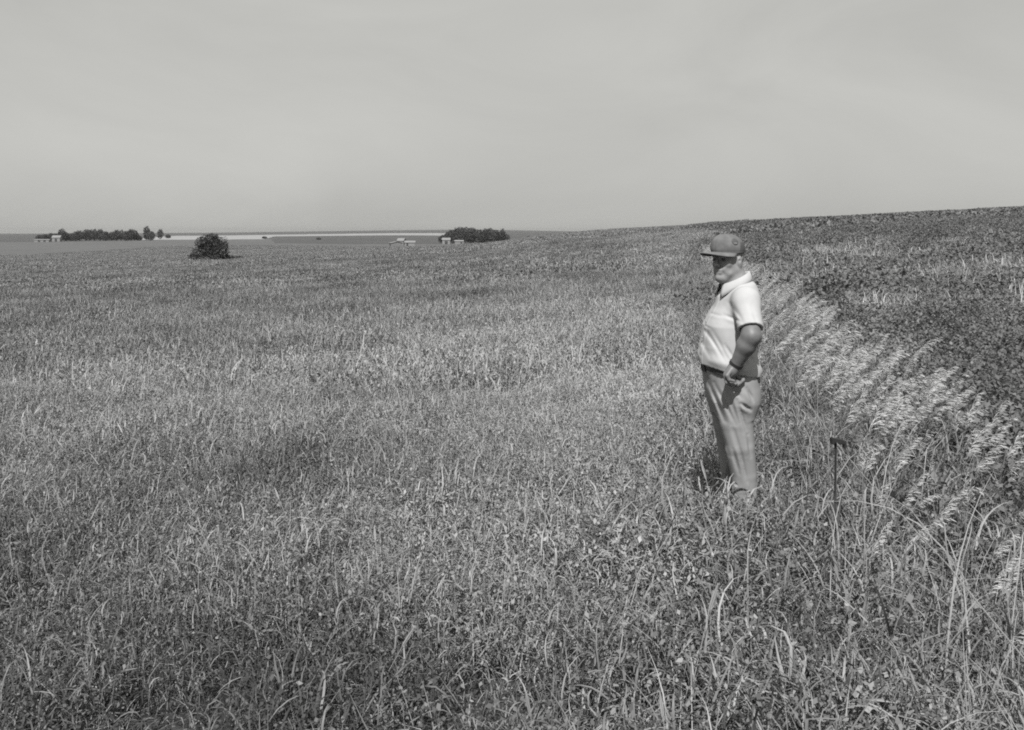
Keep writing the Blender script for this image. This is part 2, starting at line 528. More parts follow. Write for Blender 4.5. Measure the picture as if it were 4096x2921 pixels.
def scatter_object(name, pts, scales, coll, seed, label, cat, dry=None, tilt=0.0, rot_z=math.pi, n_var=None):
    g = np.random.default_rng(seed)
    n = len(pts)
    me = bpy.data.meshes.new(name)
    me.vertices.add(n)
    me.vertices.foreach_set('co', np.asarray(pts, np.float32).ravel())
    P = np.asarray(pts, float)
    e = 0.5
    gx = (terrain(P[:, 0] + e, P[:, 1]) - terrain(P[:, 0] - e, P[:, 1])) / (2 * e) + g.normal(0, tilt, n)
    gy = (terrain(P[:, 0], P[:, 1] + e) - terrain(P[:, 0], P[:, 1] - e)) / (2 * e) + g.normal(0, tilt, n)
    rz = g.uniform(-rot_z, rot_z, n)
    rot = np.zeros((n, 3), np.float32)
    zq = Vector((0, 0, 1))
    for i in range(n):                              # lie on the slope, turned about its normal
        q = zq.rotation_difference(Vector((-gx[i], -gy[i], 1)).normalized()) @ Quaternion((0, 0, 1), rz[i])
        rot[i] = q.to_euler()[:]
    a = me.attributes.new('rot', 'FLOAT_VECTOR', 'POINT'); a.data.foreach_set('vector', rot.ravel())
    a = me.attributes.new('size', 'FLOAT', 'POINT'); a.data.foreach_set('value', np.asarray(scales, np.float32))
    a = me.attributes.new('pick', 'INT', 'POINT'); a.data.foreach_set('value', g.integers(0, len(coll.objects), n).astype(np.int32))
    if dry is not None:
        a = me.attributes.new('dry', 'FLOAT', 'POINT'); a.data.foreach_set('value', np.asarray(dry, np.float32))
    me.update()
    o = link(name, me)
    ng = bpy.data.node_groups.new(name, 'GeometryNodeTree')
    ng.interface.new_socket('Geometry', in_out='INPUT', socket_type='NodeSocketGeometry')
    ng.interface.new_socket('Geometry', in_out='OUTPUT', socket_type='NodeSocketGeometry')
    N, L = ng.nodes, ng.links
    gi, go = N.new('NodeGroupInput'), N.new('NodeGroupOutput')
    ip = N.new('GeometryNodeInstanceOnPoints')
    ci = N.new('GeometryNodeCollectionInfo')
    ci.inputs['Collection'].default_value = coll
    ci.inputs['Separate Children'].default_value = True
    ci.inputs['Reset Children'].default_value = True
    def attr(nm, ty):
        k = N.new('GeometryNodeInputNamedAttribute'); k.data_type = ty
        k.inputs['Name'].default_value = nm
        return k.outputs['Attribute']
    L.new(gi.outputs[0], ip.inputs['Points'])
    L.new(ci.outputs[0], ip.inputs['Instance'])
    ip.inputs['Pick Instance'].default_value = True
    L.new(attr('pick', 'INT'), ip.inputs['Instance Index'])
    L.new(attr('rot', 'FLOAT_VECTOR'), ip.inputs['Rotation'])
    L.new(attr('size', 'FLOAT'), ip.inputs['Scale'])
    L.new(ip.outputs[0], go.inputs[0])
    md = o.modifiers.new('scatter', 'NODES')
    md.node_group = ng
    tag(o, label, cat, kind='stuff')
    return o

def ring_points(d0, d1, density, seed, side, umax=0.72, inset=0.0):
    """random points per square metre between depths d0..d1 in a wide wedge; side: 'pasture' | 'beans' | 'fence'"""
    g = np.random.default_rng(seed)
    w1 = umax * d1 + 3
    area = 2 * w1 * (d1 - d0)
    c_ = 1 / math.sqrt(density)                          # jittered grid: no bald gaps, no visible rows
    gy, gx = np.meshgrid(np.arange(d0, d1, c_), np.arange(-w1, w1, c_), indexing='ij')
    y = (gy + g.uniform(-.15, 1.15, gy.shape) * c_).ravel(); x = (gx + g.uniform(-.15, 1.15, gy.shape) * c_).ravel()
    y = np.clip(y, d0, d1)
    ok = np.abs(x) < umax * y + 3
    fxx = fence_x(y)
    if side == 'pasture':
        ok &= x < fxx + 0.15 + .02 * np.maximum(y - 20, 0)
    elif side == 'beans':
        ok &= (x > fxx + 0.62 + inset + 0.25 * np.sin(y * 1.7)) & (y > 4.0 - 0.5 * (x - 2.2))
    elif side == 'fence':
        ok &= (x > fxx - 0.35) & (x < fxx + np.where(y < 4.4, 2.4, 0.95))
    x, y = x[ok], y[ok]
    px, d = pxd(x, y)
    if side == 'pasture':
        keep = d < np.interp(px, [100, 700, 1300, 1700, 2200, 2500], [330, 480, 520, 520, 560, 700])
        x, y = x[keep], y[keep]
    return np.stack([x, y, terrain(x, y)], -1), g

def vnoise(x, y, f, seed):
    g = np.random.default_rng(seed)
    s = np.zeros_like(x)
    for k in range(5):
        a = g.uniform(0, 6.28); ff = f * g.uniform(0.5, 1.6)
        s += np.sin(ff * (x * math.cos(a) + y * math.sin(a)) + g.uniform(0, 6.28) + 1.2 * np.sin(ff * 0.7 * (x * math.sin(a) - y * math.cos(a)) + g.uniform(0, 6)))
    return s / 5

NONE = (np.zeros((0, 3)), np.zeros((0, 4), int), np.zeros(0))
near_set = patch_collection('pasture_tuft_near', [join(
    blades(300, 0.30, 0.085, 0.03, 0.0056, 5, 1.9, 0.05, 0.40, 0.26, 0.9, 0.10, 100 + k, straight=0.02, zroot=0.22),
    blades(48, 0.30, 0.17, 0.05, 0.0048, 7, 2.2, 0.1, 0.45, 0.24, 0.5, 0.15, 140 + k, straight=0.04),
    blades(12, 0.30, 0.16, 0.05, 0.0060, 6, 1.9, 0.1, 0.9, 0.1, 0.9, 0.6, 150 + k, straight=0.15, zroot=0.14),
    leaves(280, 0.30, 0.25, 0.017, 160 + k, 0.30, 0.25),
    spikes(1, 0.25, 0.32, 180 + k) if k % 4 == 0 else NONE) for k in range(12)], M_GRASS)
mid_set = patch_collection('pasture_tuft_mid', [join(
    blades(900, 1.0, 0.10, 0.035, 0.0115, 4, 1.6, 0.05, 0.42, 0.22, 0.8, 0.14, 200 + k, straight=0.05, zroot=0.19),
    blades(160, 1.0, 0.24, 0.06, 0.010, 4, 1.5, 0.15, 0.5, 0.2, 0.4, 0.2, 230 + k, straight=0.06),
    leaves(560, 1.0, 0.25, 0.032, 260 + k, 0.32, 0.24),
    spikes(14, 0.95, 0.34, 280 + k, hw=0.006)) for k in range(6)], M_GRASS)
far_set = patch_collection('pasture_tuft_far', [join(
    blades(800, 3.0, 0.15, 0.05, 0.032, 3, 1.4, 0.1, 0.46, 0.14, 0.7, 0.15, 300 + k, straight=0.1, zroot=0.14),
    leaves(1000, 3.0, 0.26, 0.075, 330 + k, 0.42, 0.14)) for k in range(6)], M_GRASS)
vfar_set = patch_collection('pasture_tuft_distant', [join(
    blades(700, 9.0, 0.18, 0.05, 0.11, 2, 1.1, 0.1, 0.48, 0.10, 0.7, 0.12, 400 + k, straight=0.1, zroot=0.12),
    leaves(1200, 9.0, 0.26, 0.19, 430 + k, 0.46, 0.10)) for k in range(5)], M_GRASS)

def size_field(p, seed, lo=0.6, hi=1.4):
    v = 0.6 * vnoise(p[:, 0], p[:, 1], 1.6, seed) + 0.9 * vnoise(p[:, 0], p[:, 1], 6.0, seed + 1)
    g = np.random.default_rng(seed)
    return np.clip(0.98 + 0.3 * v + g.normal(0, 0.12, len(p)), lo, hi)

def dryness_vignette(p):
    """ripe, seedy grass along the fence and in the middle of the pasture, greener growth at the near left, its colour also darkened for lens vignetting"""
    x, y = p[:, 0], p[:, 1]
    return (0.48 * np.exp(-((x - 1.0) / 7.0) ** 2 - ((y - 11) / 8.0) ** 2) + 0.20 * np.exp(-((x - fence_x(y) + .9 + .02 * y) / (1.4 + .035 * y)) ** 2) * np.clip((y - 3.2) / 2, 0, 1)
            - 0.30 * np.exp(-((x + 2.6) / 2.4) ** 2 - ((y - 2.8) / 2.6) ** 2) - 0.12 * np.exp(-(y - 2.5) ** 2 / 2.0) - 0.03  # near-left term also paints vignetting into the blade tone
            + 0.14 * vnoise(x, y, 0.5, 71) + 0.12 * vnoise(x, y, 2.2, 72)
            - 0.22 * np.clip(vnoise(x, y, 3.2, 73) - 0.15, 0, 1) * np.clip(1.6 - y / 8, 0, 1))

p, g = ring_points(1.8, 9.5, 13.5, 1, 'pasture', 0.72)
hole = vnoise(p[:, 0], p[:, 1], 5.5, 91) + 0.7 * vnoise(p[:, 0], p[:, 1], 2.2, 92)
p = p[(hole < 0.46) | (p[:, 1] > 7)]                                       # thin spots where one sees down into the shade
scatter_object('pasture_grass', p, size_field(p, 3) * (1 + .35 * np.exp(-((p[:, 0] - fence_x(p[:, 1]) + .40) / .7) ** 2)), near_set, 5, dry=dryness_vignette(p), tilt=0.08, label='matted knee-high pasture grass filling the foreground left of the wire', cat='grass', rot_z=math.pi)
p, g = ring_points(9.3, 34, 1.0, 2, 'pasture', 0.68)
scatter_object('pasture_grass', p, size_field(p, 3), mid_set, 6, dry=dryness_vignette(p), tilt=0.03, label='pale pasture grass across the middle distance behind the man', cat='grass', rot_z=math.pi)
p, g = ring_points(34, 120, 0.14, 3, 'pasture', 0.66)
scatter_object('pasture_grass', p, size_field(p, 3), far_set, 7, dry=dryness_vignette(p), label='even pasture grass in the hollow before the lone tree', cat='grass', rot_z=math.pi)
p, g = ring_points(120, 640, 0.014, 4, 'pasture', 0.64)
scatter_object('pasture_grass', p, size_field(p, 3), vfar_set, 8, 'distant smooth pasture rising beyond the lone tree', 'grass', rot_z=math.pi)

# bean field
bean_near = patch_collection('bean_canopy_near', [join(leaves(900, 0.55, 0.42, 0.042, 500 + k), blades(40, 0.55, 0.3, 0.06, 0.006, 3, 0.5, 0.2, 0.3, 0.1, 0.3, 0.05, 520 + k)) for k in range(6)], M_BEAN)
bean_mid = patch_collection('bean_canopy_mid', [leaves(1300, 1.5, 0.42, 0.075, 540 + k) for k in range(5)], M_BEAN)
bean_far = patch_collection('bean_canopy_far', [leaves(1500, 5.0, 0.45, 0.22, 560 + k) for k in range(5)], M_BEAN)
p, g = ring_points(0.8, 16, 3.2, 11, 'beans', 0.80)
scatter_object('bean_plants', p, size_field(p, 13, 0.75, 1.25), bean_near, 15, tilt=0.1, label='dense leafy bean plants right of the brome strip', cat='crop')
p, g = ring_points(16, 60, 0.5, 12, 'beans', 0.75, 0.1)
scatter_object('bean_plants', p, size_field(p, 13, 0.7, 1.3), bean_mid, 16, tilt=0.03, label='bean canopy covering the slope behind the man', cat='crop')
p, g = ring_points(60, 420, 0.05, 13, 'beans', 0.70, 4.5)
scatter_object('bean_plants', p, size_field(p, 13, 0.7, 1.3), bean_far, 17, 'bean canopy reaching the crest of the right hill', 'crop')
# pale weedy patches inside the beans
weed_set = patch_collection('weed_patch', [blades(320, 0.6, 0.18, 0.07, 0.018, 4, 1.5, 0.4, 0.5, 0.2, 0.7, 0.2, 600 + k, straight=0.05, zroot=0.30) for k in range(5)], M_WEED)
p, g = ring_points(11, 75, 2.4, 14, 'beans', 0.62)
px, d = pxd(p[:, 0], p[:, 1])
v = HV - F_PX * (p[:, 2] - CAM_Z) / p[:, 1]
w = 0.75 * vnoise(p[:, 0], p[:, 1], 1.0, 77) + 0.6 * vnoise(p[:, 0], p[:, 1], 2.6, 78)
core = np.exp(-((p[:, 0] - 8.2) / 3.2) ** 2 - ((p[:, 1] - 19.5) / 6.0) ** 2)
core2 = 0.30 * np.exp(-((p[:, 0] - 11) / 5) ** 2 - ((p[:, 1] - 32) / 9.0) ** 2)
p = p[(w + 0.95 * core + core2) > 0.46]
scatter_object('weeds', p, size_field(p, 19, 0.7, 1.4), weed_set, 20, tilt=0.05, label='pale weedy grass patches breaking through the bean field', cat='weeds', rot_z=math.pi)

# ------------------------------------------------------------------ the man: implicit solids meshed with surface nets
MAN = Vector((1.246, 5.1, 0.0))
def MP(u, v, yo=0.0):
    """a point on the man: photograph column/row plus how far it stands behind (+) or before (-) his middle"""
    Y = MAN.y + yo
    return np.array([(u - CU) / F_PX * Y - MAN.x, yo, CAM_Z - (v - HV) / F_PX * Y])

class Solid:
    def __init__(self, lo, hi, h):
        self.lo = np.array(lo, np.float32); self.h = h
        self.n = np.ceil((np.array(hi) - self.lo) / h).astype(int) + 1
        self.rs = 1.0                                    # scale for the radii that follow
        self.d = np.full(self.n, 0.2, np.float32)
        self.ax = [self.lo[i] + h * np.arange(self.n[i], dtype=np.float32) for i in range(3)]
    def sub(self, lo, hi, m):
        sl = []
        for i in range(3):
            a = int(max(0, math.floor((lo[i] - m - self.lo[i]) / self.h)))
            b = int(min(self.n[i], math.ceil((hi[i] + m - self.lo[i]) / self.h) + 1))
            sl.append(slice(a, max(a + 1, b)))
        g = np.meshgrid(*[self.ax[i][sl[i]] for i in range(3)], indexing='ij', sparse=True)
        return tuple(sl), g
    def put(self, sl, f, k, cut=False):
        d = self.d[sl]
        if cut:
            f = -f
            h = np.clip(0.5 - 0.5 * (d - f) / k, 0, 1)
            self.d[sl] = d * (1 - h) + f * h + k * h * (1 - h)
        else:
            h = np.clip(0.5 + 0.5 * (d - f) / k, 0, 1)
            self.d[sl] = d * (1 - h) + f * h - k * h * (1 - h)
    def cone(self, a, b, ra, rb, k=0.012, cut=False):
        ra, rb, k = ra * self.rs, rb * self.rs, k * self.rs
        a = np.asarray(a, float); b = np.asarray(b, float); R = max(ra, rb)
        sl, (X, Y, Z) = self.sub(np.minimum(a, b) - R, np.maximum(a, b) + R, k + 0.06)
        ba = b - a; L2 = float(ba @ ba) + 1e-9
        t = np.clip(((X - a[0]) * ba[0] + (Y - a[1]) * ba[1] + (Z - a[2]) * ba[2]) / L2, 0, 1)
        f = np.sqrt((X - a[0] - ba[0] * t) ** 2 + (Y - a[1] - ba[1] * t) ** 2 + (Z - a[2] - ba[2] * t) ** 2) - (ra + (rb - ra) * t)
        self.put(sl, f, k, cut)
    def ball(self, c, r, k=0.012, cut=False):
        self.cone(c, np.asarray(c) + [0, 0, 1e-4], r, r, k, cut)
    def ell(self, c, r, axes, k=0.012, cut=False):
        """ellipsoid; axes: 3 unit row vectors"""
        r = [q * self.rs for q in r]; k = k * self.rs
        c = np.asarray(c, float); A = np.asarray(axes, float); R = max(r)
        sl, (X, Y, Z) = self.sub(c - R, c + R, k + 0.05)
        q = [((X - c[0]) * A[i, 0] + (Y - c[1]) * A[i, 1] + (Z - c[2]) * A[i, 2]) for i in range(3)]
        k0 = np.sqrt(sum((q[i] / r[i]) ** 2 for i in range(3)))
        k1 = np.sqrt(sum((q[i] / r[i] ** 2) ** 2 for i in range(3))) + 1e-6
        self.put(sl, k0 * (k0 - 1) / k1, k, cut)
    def loft(self, zs, cx, cy, a, b, F, L, k=0.02, pw=2.2):
        """upright body of elliptical sections: half depth a along F, half width b along L"""
        zs = np.array(zs, float); o = np.argsort(zs)
        zz = zs[o]
        R = max(max(a), max(b)) + 0.02
        lo = np.array([min(cx) - R, min(cy) - R, zz[0]]); hi = np.array([max(cx) + R, max(cy) + R, zz[-1]])
        sl, (X, Y, Z) = self.sub(lo, hi, 0.05)
        ip = lambda q: np.interp(Z, zz, np.array(q, float)[o])
        x, y = X - ip(cx), Y - ip(cy)
        pa, pb = np.abs(x * F[0] + y * F[1]), np.abs(x * L[0] + y * L[1])
        A, B = ip(a), ip(b)
        rr_ = ((pa / A) ** pw + (pb / B) ** pw) ** (1 / pw)
        f = (rr_ - 1) * np.minimum(A, B)
        f = np.maximum(f, np.maximum(zz[0] - Z, Z - zz[-1]))
        self.put(sl, f, k)
    def plane(self, p, n):
        """cut away the side the normal points to"""
        X, Y, Z = np.meshgrid(*self.ax, indexing='ij', sparse=True)
        f = (X - p[0]) * n[0] + (Y - p[1]) * n[1] + (Z - p[2]) * n[2]
        self.d = np.maximum(self.d, f.astype(np.float32))
    def shift(self, fn):
        X, Y, Z = np.meshgrid(*self.ax, indexing='ij', sparse=True)
        near = np.abs(self.d) < 0.04
        self.d = np.where(near, self.d + fn(X, Y, Z).astype(np.float32), self.d)
    def mesh(self, name):
        d = self.d; n = self.n
        c = [d[i:n[0] - 1 + i, j:n[1] - 1 + j, k:n[2] - 1 + k] for i in (0, 1) for j in (0, 1) for k in (0, 1)]
        sgn = sum((q < 0).astype(np.int8) for q in c)
        act = (sgn > 0) & (sgn < 8)
        I = np.argwhere(act)
        vid = np.full(act.shape, -1, np.int64); vid[act] = np.arange(len(I))
        val = np.stack([q[act] for q in c], -1).reshape(-1, 2, 2, 2)
        acc = np.zeros((len(I), 3)); cnt = np.zeros(len(I))
        for ax in range(3):
            for u in (0, 1):
                for w in (0, 1):
                    ix = [u, w]; ix.insert(ax, 0); jx = [u, w]; jx.insert(ax, 1)
                    v0, v1 = val[:, ix[0], ix[1], ix[2]], val[:, jx[0], jx[1], jx[2]]
                    m = (v0 < 0) != (v1 < 0)
                    t = np.where(m, v0 / np.where(m, v0 - v1, 1), 0)
                    p = np.zeros((len(I), 3)); p[:, ax] = t
                    o = [a for a in range(3) if a != ax]
                    p[:, o[0]] = u; p[:, o[1]] = w
                    acc[m] += p[m]; cnt[m] += 1
        V = self.lo + self.h * (I + acc / cnt[:, None])
        Q = []
        for ax in range(3):
            o = [a for a in range(3) if a != ax]
            s0 = [slice(1, n[a] - 1) for a in range(3)]; s0[ax] = slice(0, n[ax] - 1)
            s1 = list(s0); s1[ax] = slice(1, n[ax])
            a0, a1 = d[tuple(s0)] < 0, d[tuple(s1)] < 0
            for flip in (False, True):
                m = (a0 & ~a1) if not flip else (~a0 & a1)
                E = np.argwhere(m)
                if len(E) == 0:
                    continue
                E[:, o[0]] += 1; E[:, o[1]] += 1
                def cell(da, db):
                    q = E.copy(); q[:, o[0]] -= da; q[:, o[1]] -= db
                    return vid[q[:, 0], q[:, 1], q[:, 2]]
                quad = np.stack([cell(1, 1), cell(0, 1), cell(0, 0), cell(1, 0)], -1)
                if (ax == 1) != flip:
                    quad = quad[:, ::-1]
                Q.append(quad)
        Q = np.concatenate(Q); Q = Q[(Q >= 0).all(1)]
        return mesh_np(name, V, Q)

def rotF(deg):
    t = math.radians(deg)
    return np.array([-math.cos(t), -math.sin(t), 0.0]), np.array([math.sin(t), -math.cos(t), 0.0])
UPZ = np.array([0, 0, 1.0])
TF, TL = rotF(7)                                        # torso faces left and a little towards the camera
HF, HL = rotF(38)                                        # the head turns further towards the camera

man = empty('person', MAN)
tag(man, 'man in cap, white short-sleeved shirt and pale trousers standing with hand on hip', 'person')

# joints
HS = 0.90
HC = MP(2912, 1037)                                      # head centre at eye level
def H(f, l, z):
    return HC + (HF * f + HL * l + UPZ * z) * HS
NB = MP(2952, 1165, 0.01)
SHN, ELN, WRN = MP(2984, 1200, -0.17), MP(3006, 1344, -0.30), MP(2941, 1464, -0.235)
SHF, ELF, WRF = MP(2925, 1195, 0.18), MP(2960, 1340, 0.25), MP(2945, 1500, 0.25)

# ---- body (skin), one continuous surface
B = Solid((-0.36, -0.42, -0.02), (0.30, 0.40, 1.80), 0.005)
B.rs = HS
B.ell(H(-.010, 0, .026), (.098, .077, .096), (HF, HL, UPZ))
B.ell(H(.030, 0, -.050), (.063, .055, .077), (HF, HL, UPZ), 0.03)
for s_ in (-1, 1):
    B.cone(H(.000, s_ * .054, -.062), H(.066, s_ * .020, -.112), .021, .019, 0.03)
    B.ball(H(.058, s_ * .040, -.028), .024, 0.02)
    B.cone(H(.075, s_ * .030, -.060), H(.050, s_ * .045, -.085), .014, .016, 0.02)
    B.ball(H(.107, s_ * .014, -.036), .0095, 0.008)
    B.ball(H(.104, s_ * .033, -.002), .015, 0.012, cut=True)
    B.ell(H(-.012, s_ * .080, -.012), (.019, .009, .034), (HF, HL, UPZ), 0.006)
    B.ball(H(-.002, s_ * .087, -.008), .008, 0.006, cut=True)
    B.cone(H(-.045, s_ * .045, -.06), NB - TF * 0.00 + TL * s_ * 0.055, .022, .03, 0.04)
B.cone(H(.086, -.036, .020), H(.086, .036, .020), .013, .013, 0.014)
B.ball(H(.080, 0, -.110), .023, 0.02)
B.cone(H(.099, 0, .006), H(.126, 0, -.030), .009, .0135, 0.010)
B.cone(H(.094, -.020, -.064), H(.094, .020, -.064), .009, .009, 0.008)
B.cone(H(.092, -.018, -.081), H(.092, .018, -.081), .0095, .0095, 0.008)
B.cone(H(.108, -.024, -.0725), H(.108, .024, -.0725), .006, .006, 0.004, cut=True)
B.ball(H(.040, 0, -.112), .035, 0.03)                    # soft chin underside
B.rs = 1.0
B.cone(H(-.020, 0, -.050), NB, .058, .066, 0.03)         # neck
B.cone(NB, MP(2915, 1380), .08, .10, 0.05)               # trunk inside the shirt
B.cone(NB - UPZ * .03, SHN, .06, .055, 0.04)
B.cone(NB - UPZ * .03, SHF, .06, .055, 0.04)
# near arm, akimbo
B.cone(SHN, ELN, .054, .048, 0.03)
mid = ELN * .68 + WRN * .32
B.cone(ELN, mid, .0475, .0495, 0.020)
B.cone(mid, WRN, .0485, .030, 0.014)
# near hand: back of the hand turned out, fingers curled against the hip
KN = MP(2916, 1503, -0.235)
B.cone(WRN, MP(2928, 1484, -0.238), .029, .031, 0.015)
B.cone(MP(2908, 1500, -0.25), MP(2934, 1497, -0.215), .019, .017, 0.015)
B.cone(MP(2926, 1480, -0.245), MP(2910, 1502, -0.248), .022, .018, 0.015)
def finger(ps, r0, r1, k=0.004):
    for i in range(len(ps) - 1):
        t0, t1 = i / (len(ps) - 1), (i + 1) / (len(ps) - 1)
        B.cone(ps[i], ps[i + 1], r0 + (r1 - r0) * t0, r0 + (r1 - r0) * t1, k)
finger([MP(2901, 1505, -.255), MP(2906, 1530, -.262), MP(2926, 1541, -.255), MP(2945, 1535, -.247)], .0105, .008)
finger([MP(2911, 1504, -.238), MP(2923, 1533, -.240), MP(2946, 1542, -.232), MP(2963, 1532, -.226)], .0105, .008)
finger([MP(2924, 1500, -.220), MP(2941, 1524, -.220), MP(2962, 1531, -.212), MP(2976, 1521, -.208)], .010, .0078)
finger([MP(2935, 1495, -.205), MP(2955, 1511, -.205), MP(2972, 1514, -.200), MP(2983, 1506, -.197)], .009, .007)
finger([MP(2922, 1483, -.262), MP(2908, 1503, -.277), MP(2917, 1520, -.280), MP(2936, 1525, -.274)], .0125, .0085)
# far arm, hanging
B.cone(SHF, ELF, .052, .044, 0.03)
B.cone(ELF, WRF, .042, .029, 0.02)
B.cone(WRF, WRF - UPZ * .08, .028, .03, 0.02)
for j in range(4):
    q = WRF - UPZ * .08 + np.array([-.03 + .02 * j, 0, 0])
    finger([q, q + np.array([-.01, -.005, -.04]), q + np.array([-.014, -.02, -.07]), q + np.array([-.01, -.03, -.085])], .0095, .0075)
finger([WRF + np.array([-.02, 0, -.03]), WRF + np.array([-.045, -.01, -.06]), WRF + np.array([-.045, -.02, -.09])], .011, .009)
# legs inside the trousers
HPN, KNN, ANN = MP(2945, 1600, -.08), MP(2962, 1785, -.09), MP(2988, 2140, -.07)
HPF, KNF, ANF = MP(2915, 1600, .08), MP(2925, 1785, .10), MP(2930, 2120, .11)
B.cone(MP(2915, 1380), MP(2930, 1560), .09, .09, 0.04)
for h_, k_, a_ in ((HPN, KNN, ANN), (HPF, KNF, ANF)):
    B.cone(h_, k_, .07, .05, 0.03); B.cone(k_, a_, .048, .036, 0.02)
body = link('body', B.mesh('body'), M_SKIN, man, True)
for s_ in (-1, 1):
    bm = bmesh.new(); bmesh.ops.create_icosphere(bm, subdivisions=2, radius=0.0115 * HS)
    bmesh.ops.translate(bm, verts=bm.verts, vec=Vector(H(.083, s_ * .033, -.001)))
    link('eye', bm_mesh('eye', bm), M_EYE, man, True)
# hair: short grey fringe below the cap round the back of the head
hb = Solid((-0.2, -0.2, 1.50), (0.2, 0.2, 1.72), 0.004)
hb.rs = HS
hb.ell(H(-.014, 0, .022), (.098, .080, .094), (HF, HL, UPZ), 0.002)
hb.plane(H(-.034, 0, 0), HF)
hb.plane(H(0, 0, -.045), -UPZ)
hb.plane(H(0, 0, .04), UPZ)
hair = link('hair', hb.mesh('hair'), plain_mat('grey_hair', 0.2, 0.7, 0.3, 0.3, 120, bump=0.001), man, True)

# ---- shirt
def folds(seed, n, f_lo, f_hi, amp, zdir=(0.3, 1.2)):
    g = np.random.default_rng(seed)
    P_ = []
    for _ in range(n):
        a = g.uniform(0, 6.28); f = g.uniform(f_lo, f_hi)
        P_.append((f * math.cos(a), f * math.sin(a), f * g.uniform(*zdir) * g.choice([-1, 1]), g.uniform(0, 6.28), amp * g.uniform(0.4, 1)))
    def fn(X, Y, Z):
        t = 0
        for a, b, c, ph, am in P_:
            q = np.sin(a * X + b * Y + c * Z + ph + 0.9 * np.sin(4 * Z + ph * 2 + 3 * X))
            gate = 0.5 + 0.5 * np.sin(2.6 * Z + 8 * X - 6 * Y + ph * 3)      # folds come and go
            t = t + am * q * gate ** 2
        return t
    return fn
lv = [(1515, 2923, .148, .186), (1480, 2919, .153, .188), (1440, 2914, .151, .186), (1385, 2910, .149, .184), (1300, 2918, .141, .186), (1240, 2936, .116, .180), (1200, 2948, .094, .160), (1170, 2952, .078, .115), (1150, 2954, .062, .078)]
SH = Solid((-0.38, -0.44, 0.94), (0.32, 0.40, 1.55), 0.005)
cs = [MP(u, v, 0.0) for v, u, a, b in lv]
SH.loft([c[2] for c in cs], [c[0] for c in cs], [0.0] * len(cs), [q[2] for q in lv], [q[3] for q in lv], TF, TL)
SH.cone(NB - UPZ * .01 + TF * .02, NB - UPZ * .05 + TF * .03, .062, .085, 0.04)
SH.cone(NB - UPZ * .035, SHN - UPZ * .012, .070, .068, 0.04)
SH.cone(NB - UPZ * .035, SHF - UPZ * .012, .070, .068, 0.04)
SLN = SHN * .18 + ELN * .82
SLF = SHF * .2 + ELF * .8
def sleeve(s_, e_, at, r0, r1, r2, r3):
    """a hollow sleeve that ends in a flat hem at `at`, blended into the shoulder"""
    n_ = (e_ - s_) / np.linalg.norm(e_ - s_)
    far_ = at + n_ * .06
    sl, (X, Y, Z) = SH.sub(np.minimum(s_, far_) - r1, np.maximum(s_, far_) + r1, 0.06)
    ln = float(np.linalg.norm(far_ - s_))
    t_ = (X - s_[0]) * n_[0] + (Y - s_[1]) * n_[1] + (Z - s_[2]) * n_[2]
    tc_ = np.clip(t_, 0, ln)
    rd = np.sqrt((X - s_[0] - n_[0] * tc_) ** 2 + (Y - s_[1] - n_[1] * tc_) ** 2 + (Z - s_[2] - n_[2] * tc_) ** 2)
    outer = rd - (r0 + (r1 - r0) * tc_ / ln)
    inner = rd - (r2 + (r3 - r2) * tc_ / ln)
    hem = t_ - float(np.linalg.norm(at - s_))
    SH.put(sl, np.maximum(np.maximum(outer, hem), -np.maximum(inner, .10 - t_)), 0.030)
sleeve(SHN, ELN, SLN, .070, .066, .048, .053)
sleeve(SHF, ELF, SLF, .070, .070, .052, .060)
SH.ball(MP(2976, 1172, -.02), .074, 0.05)               # rounded upper back
def sleeve_cut(s_, e_, at, rad):
    n_ = (e_ - s_) / np.linalg.norm(e_ - s_)
    sl, (X, Y, Z) = SH.sub(at - rad, at + rad + n_ * .1, 0.03)
    f = (X - at[0]) * n_[0] + (Y - at[1]) * n_[1] + (Z - at[2]) * n_[2]
    rd = np.sqrt((X - at[0] - n_[0] * f) ** 2 + (Y - at[1] - n_[1] * f) ** 2 + (Z - at[2] - n_[2] * f) ** 2)
    SH.d[sl] = np.where((f > -0.02) & (rd < rad), np.maximum(SH.d[sl], f), SH.d[sl])
SH.plane((0, 0, 1.008), (-.208, .037, -1))
def valley(X, Y, Z, u0, v0, u1, v1, depth, width, yo=-.17):
    """a pressed-in crease between two photograph points on the near side of the cloth"""
    a, b = MP(u0, v0, yo), MP(u1, v1, yo)
    dx_, dz_ = b[0] - a[0], b[2] - a[2]; l2 = dx_ * dx_ + dz_ * dz_
    t = np.clip(((X - a[0]) * dx_ + (Z - a[2]) * dz_) / l2, 0, 1)
    d2 = (X - a[0] - dx_ * t) ** 2 + (Z - a[2] - dz_ * t) ** 2
    env = .25 + .75 * np.sin(math.pi * np.clip(t, .04, .96))
    sd_ = ((X - a[0]) * dz_ - (Z - a[2]) * dx_) / math.sqrt(l2)
    ridge = -.45 * np.exp(-((sd_ - 2.1 * width) ** 2 + np.maximum(d2 - sd_ ** 2, 0)) / (1.6 * width) ** 2)
    return (depth * env * (np.exp(-d2 / width ** 2) + ridge)) * (Y < .0)
ff = folds(4, 7, 14, 32, 0.0034)
